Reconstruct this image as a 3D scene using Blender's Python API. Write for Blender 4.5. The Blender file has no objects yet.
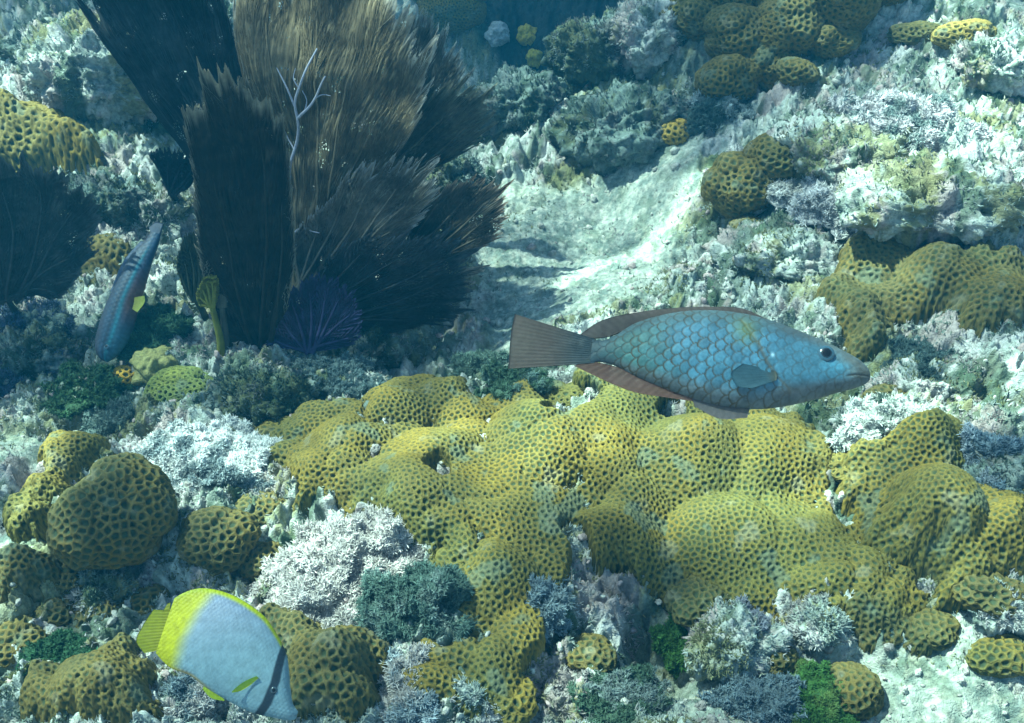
import bpy, math, random
import numpy as np
from mathutils import Vector, kdtree

rng = np.random.default_rng(11)
random.seed(11)
SC = bpy.context.scene
COL = SC.collection

# ------------------------------------------------------------------ camera
W, Hh, F = 1024.0, 723.0, 1000.0
CZ = 0.9
PITCH = math.radians(36)
cam_d = bpy.data.cameras.new('camera'); cam = bpy.data.objects.new('camera', cam_d); COL.objects.link(cam)
cam.location = (0, 0, CZ); cam.rotation_euler = (math.pi/2-PITCH, 0, 0)
cam_d.sensor_width = 36; cam_d.lens = 36*F/W; cam_d.clip_end = 200; cam_d.clip_start = 0.02
SC.camera = cam

# ------------------------------------------------------------------ light
SUN = np.array([-0.46, 0.14, 0.88]); SUN /= np.linalg.norm(SUN)
SURF = 1.7                                   # height of the added water sheet that patterns the sun
w = bpy.data.worlds.new('World'); SC.world = w; w.use_nodes = True
nt = w.node_tree; nt.nodes.clear()
sk = nt.nodes.new('ShaderNodeTexSky'); sk.sky_type = 'NISHITA'; sk.sun_disc = False
sk.sun_elevation = math.asin(SUN[2]); sk.sun_rotation = math.atan2(SUN[0], SUN[1])
bg = nt.nodes.new('ShaderNodeBackground'); bg.inputs[1].default_value = 0.15
wo = nt.nodes.new('ShaderNodeOutputWorld')
nt.links.new(sk.outputs[0], bg.inputs[0]); nt.links.new(bg.outputs[0], wo.inputs[0])
sl = bpy.data.lights.new('sun', 'SUN'); sl.energy = 5.0; sl.angle = math.radians(0.6); sl.color = (1.0, 0.96, 0.88)
so = bpy.data.objects.new('sun', sl); COL.objects.link(so)
so.rotation_euler = Vector(SUN).to_track_quat('Z', 'Y').to_euler()
SC.view_settings.view_transform = 'Standard'; SC.view_settings.look = 'None'
SC.view_settings.exposure = 2.05; SC.view_settings.gamma = 1; SC.view_settings.use_curve_mapping = False
try:
    SC.cycles.transparent_max_bounces = 16; SC.cycles.volume_bounces = 1
except Exception: pass

# ------------------------------------------------------------------ maths helpers
def _h(xi, yi, zi, seed):
    h = (xi*374761393 + yi*668265263 + zi*2147483647 + seed*974634777) & 0xffffffff
    h = ((h ^ (h >> 13))*1274126177) & 0xffffffff
    return h ^ (h >> 16)
def pn2(x, y, seed=0):
    xi = np.floor(x).astype(np.int64); yi = np.floor(y).astype(np.int64)
    fx = x-xi; fy = y-yi
    ux = fx*fx*fx*(fx*(fx*6-15)+10); uy = fy*fy*fy*(fy*(fy*6-15)+10)
    def g(i, j):
        a = (_h(xi+i, yi+j, 0, seed) & 0xffff)*(2*math.pi/65536)
        return np.cos(a)*(fx-i)+np.sin(a)*(fy-j)
    a = g(0,0); b = g(1,0); c = g(0,1); d = g(1,1)
    return ((a+(b-a)*ux)+((c+(d-c)*ux)-(a+(b-a)*ux))*uy)*1.5
def pn3(x, y, z, seed=0):
    xi = np.floor(x).astype(np.int64); yi = np.floor(y).astype(np.int64); zi = np.floor(z).astype(np.int64)
    fx = x-xi; fy = y-yi; fz = z-zi
    u = fx*fx*(3-2*fx); v = fy*fy*(3-2*fy); t = fz*fz*(3-2*fz)
    r = 0
    for i in (0, 1):
        wx = u if i else 1-u
        for j in (0, 1):
            wy = v if j else 1-v
            for k in (0, 1):
                wz = t if k else 1-t
                h = _h(xi+i, yi+j, zi+k, seed)
                gx = (h & 1023)/511.5-1; gy = ((h >> 10) & 1023)/511.5-1; gz = ((h >> 20) & 1023)/511.5-1
                r = r+wx*wy*wz*(gx*(fx-i)+gy*(fy-j)+gz*(fz-k))
    return r*1.4
def fbm2(x, y, s, o, seed=0, gain=.5):
    r = 0; a = 1.0
    for k in range(o):
        r = r+a*pn2(x*s, y*s, seed+k); s *= 2.03; a *= gain
    return r
def fbm3(p, s, o, seed=0, gain=.5):
    r = 0; a = 1.0
    for k in range(o):
        r = r+a*pn3(p[:,0]*s, p[:,1]*s, p[:,2]*s, seed+k); s *= 2.03; a *= gain
    return r
def ss(a, b, x):
    t = np.clip((x-a)/(b-a), 0, 1); return t*t*(3-2*t)
def mix(a, b, t):
    t = np.asarray(t)[..., None]; return np.asarray(a)*(1-t)+np.asarray(b)*t

CP, SP = math.cos(PITCH), math.sin(PITCH)
RIGHT = np.array([1., 0, 0]); UP = np.array([0, SP, CP]); FWD = np.array([0, CP, -SP]); CAM = np.array([0, 0, CZ])
def ray(px, py):
    px = np.asarray(px, float); py = np.asarray(py, float)
    return RIGHT*((px-W/2)/F)[..., None]+UP*((Hh/2-py)/F)[..., None]+FWD
def plane(px, py, z=0.0):
    d = ray(px, py); t = (z-CZ)/d[..., 2]; return CAM+d*t[..., None]
def along(px, py, depth): return CAM+ray(px, py)*depth

# ------------------------------------------------------------------ seabed height
BUMPS = [  # px, py, radius m, height m
    (550, 50, .36, -.85), (480, 5, .6, -.8), (40, 12, .34, -.35), (600, 25, .2, -.25),
    (655, 640, .075, -.10), (450, 345, .2, -.09), (20, 400, .16, -.07), (30, 330, .16, -.05),
    (900, 130, .75, .26), (1010, 290, .3, .08), (780, 60, .5, .18), (730, 60, .32, .12),
    (70, 110, .42, .30), (170, 60, .4, .12), (45, 190, .22, .08), (560, 470, .36, .05), (930, 520, .22, .06),
    (620, 235, .3, -.04), (830, 690, .2, -.03), (1000, 420, .15, .04), (210, 450, .1, .03), (30, 560, .12, .02),
    (640, 110, .22, .16), (690, 200, .14, .05), (150, 620, .12, -.05), (200, 690, .1, .0), (300, 385, .12, .03),
    (880, 250, .2, .06),
]
BW = [(*plane(a, b)[:2], r, h) for a, b, r, h in BUMPS]
def poly_world(pts, z=0.0):
    a = np.array(pts, float); return plane(a[:, 0], a[:, 1], z)[:, :2]
def poly_sd(x, y, P):
    """signed distance, positive inside"""
    d = np.full(x.shape, 1e9); inside = np.zeros(x.shape, bool)
    n = len(P)
    for i in range(n):
        ax, ay = P[i]; bx, by = P[(i+1) % n]
        ex, ey = bx-ax, by-ay
        t = np.clip(((x-ax)*ex+(y-ay)*ey)/(ex*ex+ey*ey+1e-12), 0, 1)
        d = np.minimum(d, (x-ax-t*ex)**2+(y-ay-t*ey)**2)
        c = ((ay > y) != (by > y)) & (x < (bx-ax)*(y-ay)/(by-ay+1e-12)+ax)
        inside ^= c
    d = np.sqrt(d)
    return np.where(inside, d, -d)
SAND = [poly_world(p) for p in (
    [(500,180),(570,190),(640,190),(690,165),(715,180),(690,240),(650,300),(600,320),(500,345),(470,300),(485,230)],
    [(600,660),(700,640),(760,655),(860,640),(1024,650),(1060,760),(860,760),(700,740)],
    [(0,410),(70,405),(75,460),(40,480),(-20,470)],
    [(-10,560),(60,530),(60,560),(0,610)],
    [(940,90),(1030,80),(1040,140),(960,150)])]
def sandmask(x, y):
    m = 0
    nz = fbm2(x, y, 9, 3, 5)*.035
    for P in SAND: m = np.maximum(m, ss(-.02, .04, poly_sd(x, y, P)+nz))
    return m
def H0(x, y):
    z = .03*fbm2(x, y, 2.2, 3, 31)
    for bx, by, r, h in BW:
        q = ((x-bx)**2+(y-by)**2)/(r*r)
        z = z+h*np.exp(-q*1.6)
    z = z+.10*ss(1.6, 4.5, y)+.5*ss(3.6, 6.5, y)
    return z
def H(x, y, fine=True):
    z = H0(x, y)
    s = sandmask(x, y)
    rug = 1-.88*s
    z = z+rug*.035*fbm2(x, y, 6, 2, 41)
    if fine:
        n1 = fbm2(x, y, 17, 3, 51)
        z = z+rug*.020*(1-2*np.abs(n1))*1.0
        z = z+rug*(.010*fbm2(x, y, 60, 4, 61, .62))
        z = z+s*(.005*fbm2(x, y, 26, 5, 71, .62))
    return z
_gx = np.linspace(-3.2, 3.2, 560); _gy = np.linspace(.1, 7.5, 640)
_GX, _GY = np.meshgrid(_gx, _gy, indexing='ij'); _HM = H(_GX.ravel(), _GY.ravel(), False).reshape(_GX.shape)
def Hm(x, y):
    fx = np.clip((x+3.2)/6.4*559, 0, 558.999); fy = np.clip((y-.1)/7.4*639, 0, 638.999)
    i = fx.astype(int); j = fy.astype(int); u = fx-i; v = fy-j
    return (_HM[i, j]*(1-u)+_HM[i+1, j]*u)*(1-v)+(_HM[i, j+1]*(1-u)+_HM[i+1, j+1]*u)*v
def hit(px, py, fine=False):
    px = np.atleast_1d(np.asarray(px, float)); py = np.atleast_1d(np.asarray(py, float))
    d = ray(px, py); ts = np.arange(.5, 7.5, .006)
    p = CAM+d[:, None]*ts[None, :, None]
    below = p[..., 2] < Hm(p[..., 0], p[..., 1])
    k = np.where(below.any(1), below.argmax(1), len(ts)-1)
    return CAM+d*ts[k][:, None]
def hit1(px, py): return hit([px], [py])[0]

# ------------------------------------------------------------------ mesh helpers
def new_mesh(name, V, Fa, mats, col=None, parent=None, smooth=True, mi=None):
    V = np.asarray(V, np.float32); me = bpy.data.meshes.new(name)
    quads, tris = (Fa if isinstance(Fa, tuple) else (Fa, None))
    L = []; tot = []
    if quads is not None and len(quads): L.append(np.asarray(quads, np.int32).ravel()); tot.append(np.full(len(quads), 4, np.int32))
    if tris is not None and len(tris): L.append(np.asarray(tris, np.int32).ravel()); tot.append(np.full(len(tris), 3, np.int32))
    L = np.concatenate(L); tot = np.concatenate(tot)
    me.vertices.add(len(V)); me.vertices.foreach_set('co', V.ravel())
    me.loops.add(len(L)); me.loops.foreach_set('vertex_index', L)
    me.polygons.add(len(tot)); me.polygons.foreach_set('loop_start', (np.cumsum(tot)-tot).astype(np.int32))
    if smooth: me.polygons.foreach_set('use_smooth', np.ones(len(tot), bool))
    if mi is not None: me.polygons.foreach_set('material_index', np.asarray(mi, np.int32))
    if col is not None:
        c = np.ones((len(V), 4), np.float32); c[:, :3] = np.clip(col, 0, 1)
        at = me.attributes.new('Col', 'FLOAT_COLOR', 'POINT'); at.data.foreach_set('color', c.ravel())
    me.update(calc_edges=True); me.validate()
    for m in (mats if isinstance(mats, (list, tuple)) else [mats]): me.materials.append(m)
    o = bpy.data.objects.new(name, me); COL.objects.link(o)
    if parent is not None: o.parent = parent
    return o
def tag(o, label=None, cat=None, group=None, kind=None):
    if label: o['label'] = label
    if cat: o['category'] = cat
    if group: o['group'] = group
    if kind: o['kind'] = kind
    return o
def empty(name, loc):
    o = bpy.data.objects.new(name, None); COL.objects.link(o); o.location = tuple(map(float, loc)); o.empty_display_size = .02
    return o
def under(root, o):
    """parent a mesh built in world coordinates to a root at its base"""
    o.parent = root
    me = o.data; n = len(me.vertices); a = np.empty(n*3, np.float32); me.vertices.foreach_get('co', a)
    a = a.reshape(-1, 3)-np.array(root.location, np.float32); me.vertices.foreach_set('co', a.ravel()); me.update()
    return o
def grid_faces(n, m, wrap=False):
    i = np.arange(n-1)[:, None]*m+np.arange(m-1 if not wrap else m)[None, :]
    j = (np.arange(m-1 if not wrap else m)+1) % m
    k = np.arange(n-1)[:, None]*m+j[None, :]
    return np.stack([i, k, k+m, i+m], -1).reshape(-1, 4)

def mat(name, rough=.8, nscale=60, ncon=.35, bump=.3, bdist=.002, spec=.3, base=None, trans=0, sheen=0, nsc2=None):
    m = bpy.data.materials.new(name); m.use_nodes = True; t = m.node_tree; N = t.nodes; b = N['Principled BSDF']
    b.inputs['Roughness'].default_value = rough; b.inputs['Specular IOR Level'].default_value = spec
    if base is None:
        a = N.new('ShaderNodeAttribute'); a.attribute_name = 'Col'; src = a.outputs['Color']
    else:
        a = N.new('ShaderNodeRGB'); a.outputs[0].default_value = (*base, 1); src = a.outputs[0]
    tc = N.new('ShaderNodeTexCoord')
    n = N.new('ShaderNodeTexNoise'); n.inputs['Scale'].default_value = nscale; n.inputs['Detail'].default_value = 6; n.inputs['Roughness'].default_value = .65
    t.links.new(tc.outputs['Object'], n.inputs['Vector'])
    mr = N.new('ShaderNodeMapRange'); mr.inputs[1].default_value = .3; mr.inputs[2].default_value = .7
    mr.inputs[3].default_value = 1-ncon; mr.inputs[4].default_value = 1+ncon
    t.links.new(n.outputs[0], mr.inputs[0])
    mx = N.new('ShaderNodeVectorMath'); mx.operation = 'SCALE'
    t.links.new(src, mx.inputs[0]); t.links.new(mr.outputs[0], mx.inputs['Scale'])
    t.links.new(mx.outputs[0], b.inputs['Base Color'])
    if bump:
        n2 = N.new('ShaderNodeTexNoise'); n2.inputs['Scale'].default_value = nsc2 or nscale*3; n2.inputs['Detail'].default_value = 4
        t.links.new(tc.outputs['Object'], n2.inputs['Vector'])
        bp = N.new('ShaderNodeBump'); bp.inputs['Strength'].default_value = bump; bp.inputs['Distance'].default_value = bdist
        t.links.new(n2.outputs[0], bp.inputs['Height']); t.links.new(bp.outputs[0], b.inputs['Normal'])
    if trans:
        tr = N.new('ShaderNodeBsdfTranslucent'); t.links.new(mx.outputs[0], tr.inputs['Color'])
        ms = N.new('ShaderNodeMixShader'); ms.inputs[0].default_value = trans
        t.links.new(b.outputs[0], ms.inputs[1]); t.links.new(tr.outputs[0], ms.inputs[2])
        t.links.new(ms.outputs[0], N['Material Output'].inputs[0])
    return m
M_ROCK = mat('reef_rock', .9, 150, .45, .8, .004)
M_CORAL = mat('honeycomb_coral', .75, 220, .22, .4, .0015)
M_ALGA = mat('algae', .8, 90, .3, 0, trans=.25)
M_FAN = mat('sea_fan', .8, 60, .35, 0, trans=.4)
def lacy():
    t = M_FAN.node_tree; N = t.nodes; tc = N.new('ShaderNodeTexCoord'); v = N.new('ShaderNodeTexVoronoi'); v.feature = 'DISTANCE_TO_EDGE'; v.inputs['Scale'].default_value = 240
    t.links.new(tc.outputs['Object'], v.inputs['Vector']); at = N.new('ShaderNodeAttribute'); at.attribute_name = 'Lace'
    g = N.new('ShaderNodeMath'); g.operation = 'GREATER_THAN'; g.inputs[1].default_value = .16; t.links.new(v.outputs['Distance'], g.inputs[0])
    n = N.new('ShaderNodeTexNoise'); n.inputs['Scale'].default_value = 30; t.links.new(tc.outputs['Object'], n.inputs['Vector'])
    h = N.new('ShaderNodeMath'); h.operation = 'GREATER_THAN'; h.inputs[1].default_value = .60; t.links.new(n.outputs[0], h.inputs[0])
    m = N.new('ShaderNodeMath'); m.operation = 'MULTIPLY'; t.links.new(g.outputs[0], m.inputs[0]); t.links.new(at.outputs['Fac'], m.inputs[1])
    m2 = N.new('ShaderNodeMath'); m2.operation = 'MULTIPLY'; t.links.new(m.outputs[0], m2.inputs[0]); t.links.new(h.outputs[0], m2.inputs[1])
    out = N['Material Output']; src = out.inputs[0].links[0].from_socket
    tr = N.new('ShaderNodeBsdfTransparent'); ms = N.new('ShaderNodeMixShader')
    t.links.new(m2.outputs[0], ms.inputs[0]); t.links.new(src, ms.inputs[1]); t.links.new(tr.outputs[0], ms.inputs[2]); t.links.new(ms.outputs[0], out.inputs[0])
lacy()
M_BARE = mat('bare_gorgonian', .7, 200, .2, .3, base=(.34, .34, .42))
M_FISH = mat('fish_skin', .55, 160, .16, .3, .0008, .3)
M_FIN = mat('fish_fin', .5, 200, .18, .15, .0008, .4, trans=.3)
def see_through(m, k):
    t = m.node_tree; out = t.nodes['Material Output']; src = out.inputs[0].links[0].from_socket
    tr = t.nodes.new('ShaderNodeBsdfTransparent'); ms = t.nodes.new('ShaderNodeMixShader'); ms.inputs[0].default_value = k
    t.links.new(src, ms.inputs[1]); t.links.new(tr.outputs[0], ms.inputs[2]); t.links.new(ms.outputs[0], out.inputs[0])
see_through(M_FIN, .16)
M_EYE = mat('fish_eye', .15, 300, .1, 0, spec=.6)

# ------------------------------------------------------------------ added water sheet, out of view, a gobo for the sunlight
def water_gobo():
    n = 90; xs = np.linspace(-14, 14, n); X, Y = np.meshgrid(xs, xs)
    Z = SURF+.012*fbm2(X, Y, .8, 3, 3)
    V = np.stack([X, Y, Z], -1).reshape(-1, 3)
    m = bpy.data.materials.new('water_gobo'); m.use_nodes = True; t = m.node_tree; N = t.nodes; N.clear(); Lk = t.links.new
    out = N.new('ShaderNodeOutputMaterial'); geo = N.new('ShaderNodeNewGeometry')
    def math_(op, a, b=None, c=None, clamp=False):
        q = N.new('ShaderNodeMath'); q.operation = op; q.use_clamp = clamp
        for i, v in enumerate((a, b, c)):
            if v is None: continue
            if isinstance(v, (int, float)): q.inputs[i].default_value = v
            else: Lk(v, q.inputs[i])
        return q.outputs[0]
    sep = N.new('ShaderNodeSeparateXYZ'); Lk(geo.outputs['Position'], sep.inputs[0])
    flat = N.new('ShaderNodeCombineXYZ'); Lk(sep.outputs[0], flat.inputs[0]); Lk(sep.outputs[1], flat.inputs[1])
    dn = N.new('ShaderNodeTexNoise'); dn.inputs['Scale'].default_value = 2.2; dn.inputs['Detail'].default_value = 2; Lk(flat.outputs[0], dn.inputs['Vector'])
    ds = N.new('ShaderNodeVectorMath'); ds.operation = 'MULTIPLY_ADD'
    Lk(dn.outputs['Color'], ds.inputs[0]); ds.inputs[1].default_value = (.45, .45, 0); Lk(flat.outputs[0], ds.inputs[2])
    def web(scale, lo, width):
        v = N.new('ShaderNodeTexVoronoi'); v.feature = 'DISTANCE_TO_EDGE'; v.inputs['Scale'].default_value = scale; Lk(ds.outputs[0], v.inputs['Vector'])
        r = N.new('ShaderNodeMapRange'); r.interpolation_type = 'SMOOTHERSTEP'
        r.inputs[1].default_value = 0; r.inputs[2].default_value = width; r.inputs[3].default_value = 1; r.inputs[4].default_value = lo
        Lk(v.outputs['Distance'], r.inputs[0]); return r.outputs[0]
    a = web(2.6, 0, .22); b = web(5.7, 0, .25)
    big = N.new('ShaderNodeTexNoise'); big.inputs['Scale'].default_value = 1.5; big.inputs['Detail'].default_value = 2; Lk(flat.outputs[0], big.inputs['Vector'])
    bgm = N.new('ShaderNodeMapRange'); bgm.inputs[1].default_value = .38; bgm.inputs[2].default_value = .62; Lk(big.outputs[0], bgm.inputs[0])
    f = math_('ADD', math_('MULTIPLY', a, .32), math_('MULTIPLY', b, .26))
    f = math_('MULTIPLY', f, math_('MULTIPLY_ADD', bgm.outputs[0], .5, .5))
    # bands placed by hand to brighten or shade chosen spots
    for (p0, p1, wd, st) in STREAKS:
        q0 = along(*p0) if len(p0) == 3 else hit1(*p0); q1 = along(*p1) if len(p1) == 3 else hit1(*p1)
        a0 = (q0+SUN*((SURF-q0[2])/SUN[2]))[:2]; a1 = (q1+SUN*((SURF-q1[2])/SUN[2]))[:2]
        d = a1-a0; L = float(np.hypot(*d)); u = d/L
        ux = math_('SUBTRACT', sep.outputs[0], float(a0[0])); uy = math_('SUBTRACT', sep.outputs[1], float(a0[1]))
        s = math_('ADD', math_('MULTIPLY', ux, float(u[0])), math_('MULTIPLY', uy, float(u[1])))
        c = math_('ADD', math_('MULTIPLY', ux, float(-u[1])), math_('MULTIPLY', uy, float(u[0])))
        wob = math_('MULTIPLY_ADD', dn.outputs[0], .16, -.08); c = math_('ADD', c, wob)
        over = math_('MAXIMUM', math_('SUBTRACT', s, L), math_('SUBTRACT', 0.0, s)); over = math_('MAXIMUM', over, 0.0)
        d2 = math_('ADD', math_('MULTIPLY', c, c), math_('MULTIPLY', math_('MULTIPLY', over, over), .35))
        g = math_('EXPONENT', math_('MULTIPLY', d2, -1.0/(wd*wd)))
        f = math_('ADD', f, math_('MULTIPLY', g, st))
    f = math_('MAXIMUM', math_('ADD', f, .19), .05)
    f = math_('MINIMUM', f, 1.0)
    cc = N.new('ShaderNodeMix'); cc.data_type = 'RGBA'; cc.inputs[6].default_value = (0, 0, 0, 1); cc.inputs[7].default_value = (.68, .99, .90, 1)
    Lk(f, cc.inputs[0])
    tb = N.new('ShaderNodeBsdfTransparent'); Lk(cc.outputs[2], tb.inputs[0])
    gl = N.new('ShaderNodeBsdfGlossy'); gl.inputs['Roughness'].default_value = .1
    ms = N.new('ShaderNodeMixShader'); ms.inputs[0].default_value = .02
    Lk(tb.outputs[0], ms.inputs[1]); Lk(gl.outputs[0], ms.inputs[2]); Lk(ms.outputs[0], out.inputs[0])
    o = new_mesh('water_gobo', V, grid_faces(n, n), m); tag(o, kind='structure')
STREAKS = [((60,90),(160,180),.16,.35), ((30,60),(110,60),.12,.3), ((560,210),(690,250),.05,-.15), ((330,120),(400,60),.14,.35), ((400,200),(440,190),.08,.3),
           ((570,60),(500,-40),.36,-1.2), ((40,5),(0,0),.2,-.6), ((20,390),(90,400),.10,-.35), ((600,345,.78),(840,385,.78),.07,-.25), ((440,350),(330,345),.10,-.5), ((640,640),(660,620),.05,-.4), ((100,620),(180,600),.06,-.4), ((730,140),(715,60),.10,-.25),  # negative strengths are dark patches put in to dim parts of the reef
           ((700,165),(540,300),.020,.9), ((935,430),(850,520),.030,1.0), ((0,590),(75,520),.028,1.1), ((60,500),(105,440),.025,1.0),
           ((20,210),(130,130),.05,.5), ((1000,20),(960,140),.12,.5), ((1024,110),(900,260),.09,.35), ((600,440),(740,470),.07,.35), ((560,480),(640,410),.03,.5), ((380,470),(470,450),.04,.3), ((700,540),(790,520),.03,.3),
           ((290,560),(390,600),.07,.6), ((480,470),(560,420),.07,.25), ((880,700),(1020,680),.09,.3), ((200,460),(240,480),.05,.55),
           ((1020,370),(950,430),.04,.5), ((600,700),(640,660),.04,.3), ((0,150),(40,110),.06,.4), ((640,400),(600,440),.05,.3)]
water_gobo()

# ------------------------------------------------------------------ seabed
GAP_SHADE = [poly_world(p, -.2) for p in ([(470,-45),(640,-45),(625,60),(600,125),(565,140),(500,80)], [(-20,-30),(90,-30),(85,10),(30,40),(-20,30)])]
def gap_shade(x, y):  # shade of the deep gaps, painted into seabed and turf colour
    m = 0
    for P in GAP_SHADE: m = np.maximum(m, ss(-.05, .08, poly_sd(x, y, P)+.06*fbm2(x, y, 5, 3, 77)))
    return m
def seabed_colour(P):
    x, y = P[:, 0], P[:, 1]
    s = sandmask(x, y)
    n1 = fbm2(x, y, 7, 4, 101); n2 = fbm2(x, y, 22, 4, 111, .6); n3 = fbm2(x, y, 5, 3, 121); n4 = fbm2(x, y, 70, 3, 131, .6)
    c = mix([.40, .44, .41], [.17, .21, .18], ss(-.1, .35, n1+.5*n2))
    c = mix(c, [.50, .50, .49], ss(.05, .38, n2*.8+n4*.4-.3*n1))
    c = mix(c, [.34, .26, .26], .7*ss(.15, .4, fbm2(x, y, 11, 3, 141)))
    c = mix(c, [.17, .17, .06], .8*ss(.2, .42, n3+.35*n4))
    c = mix(c, [.05, .09, .05], .8*ss(.25, .5, fbm2(x, y, 13, 4, 151)))
    sand = mix([.32, .36, .32], [.16, .21, .19], ss(-.2, .4, fbm2(x, y, 18, 4, 161, .65)))
    sand = mix(sand, [.58, .56, .48], .6*ss(.1, .5, n4)); sand = mix(sand, [.16, .2, .15], .6*ss(.1, .5, fbm2(x, y, 30, 3, 171)))
    return mix(mix(c, sand, s*.92), [.012, .025, .032], .97*gap_shade(x, y))
def seabed():
    ny, nx = 1150, 1000
    t = np.linspace(0, 1, ny); y = .25*(7.5/.25)**t
    y = np.concatenate([[-6, -1.5], y, [12, 25]]); ny = len(y)
    s = np.linspace(-1, 1, nx-4); s = np.concatenate([[-14, -2.5], s, [2.5, 14]])
    Y, S = np.meshgrid(y, s, indexing='ij')
    X = S*(.42+.62*np.clip(Y, 0, 30))
    x = X.ravel(); yy = Y.ravel()
    z = H(x, yy)
    V = np.stack([x, yy, z], -1)
    # lateral jitter of the fine grid so that crust does not look like a height map
    g = 1-sandmask(x, yy)
    V[:, 0] += g*.006*pn2(x*75, yy*75, 201); V[:, 1] += g*.006*pn2(x*75, yy*75, 202)
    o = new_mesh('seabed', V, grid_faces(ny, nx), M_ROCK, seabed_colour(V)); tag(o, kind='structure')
seabed()

# ------------------------------------------------------------------ honeycomb coral
def poisson(P, r, ncand, rg):
    idx = rg.permutation(len(P))[:ncand]; pts = P[idx]
    g = np.floor(pts/r).astype(int); D = {}; keep = []
    r2 = r*r
    pl = pts.tolist(); gl = g.tolist()
    off = [(a, b, c) for a in (-1, 0, 1) for b in (-1, 0, 1) for c in (-1, 0, 1)]
    for p, q in zip(pl, gl):
        ok = True
        for a, b, c in off:
            for s in D.get((q[0]+a, q[1]+b, q[2]+c), ()):
                if (s[0]-p[0])**2+(s[1]-p[1])**2+(s[2]-p[2])**2 < r2: ok = False; break
            if not ok: break
        if ok: D.setdefault(tuple(q), []).append(p); keep.append(p)
    return keep
def honeycomb(P, N, rc, rg, wall=(.27, .22, .06), pit=(.04, .062, .028), depth=None, open_=.5, nres=None):
    if depth is None: depth = .36*rc
    """real cups pressed into the surface; returns positions and colours"""
    est = int(len(P)*(nres or .0015)**2/(rc*rc)*14)+400
    seeds = np.array(poisson(P, rc*.86, min(len(P), est), rg))
    lo = P.min(0)-rc*1.5; g = rc*1.02
    gi = np.floor((seeds-lo)/g).astype(int); dim = np.floor((P.max(0)-lo)/g).astype(int)+4
    slots = np.full((*dim, 3), -1)
    for n_, (a, b, c) in enumerate(gi.tolist()):
        sl_ = slots[a, b, c]
        for q_ in range(3):
            if sl_[q_] < 0: sl_[q_] = n_; break
    vi = np.floor((P-lo)/g).astype(int)
    f1 = np.full(len(P), 9.); f2 = np.full(len(P), 9.); ci = np.zeros(len(P), int)
    for a in (-1, 0, 1):
        for b in (-1, 0, 1):
            for c in (-1, 0, 1):
                for q_ in range(3):
                    k = slots[vi[:, 0]+a, vi[:, 1]+b, vi[:, 2]+c, q_]; w_ = np.nonzero(k >= 0)[0]
                    if not len(w_): continue
                    kk = k[w_]; dd = np.sqrt(((seeds[kk]-P[w_])**2).sum(1)); o1 = f1[w_]; o2 = f2[w_]; near = dd < o1
                    f2[w_] = np.where(near, o1, np.minimum(o2, dd)); f1[w_] = np.where(near, dd, o1); ci[w_] = np.where(near, kk, ci[w_])
    f2 = np.minimum(f2, f1+rc*1.5)
    cr = rg.random(len(seeds))[ci]
    e = (f2-f1)/rc*(1+.22*fbm3(P, .9/rc, 2, 350))
    n = fbm3(P, 9, 2, 300)
    op = open_+.12*(cr-.5)+.16*n
    p = ss(.62-op*.75, 1.02-op*.75, e)
    rim = np.exp(-((e-(.52-op*.75))/.16)**2); grv = np.exp(-(e/.075)**2)
    Q = P+N*(-depth*p*(.7+.6*cr)+.10*rc*rim-.13*rc*grv+.10*rc*(cr-.5))[:, None]
    wl = mix(wall, np.array(wall)*[1.25, 1.12, .8], ss(-.3, .4, fbm3(P, 14, 2, 310)))
    wl = mix(wl, np.array(wall)*[.75, .9, 1.0], .7*ss(0, .5, fbm3(P, 7, 2, 320)))
    wl = wl*(1+.28*rim-.30*grv)[:, None]*(.85+.3*cr)[:, None]
    c = mix(wl, np.array(pit)*np.array([1, 1, 1]), p)
    c = mix(c, [.24, .23, .16], .4*ss(.40, .66, fbm3(P, 30, 2, 330))); c = mix(c, [.12, .15, .10], .6*ss(.38, .55, fbm3(P, 22, 3, 340)))
    return Q, c
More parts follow.
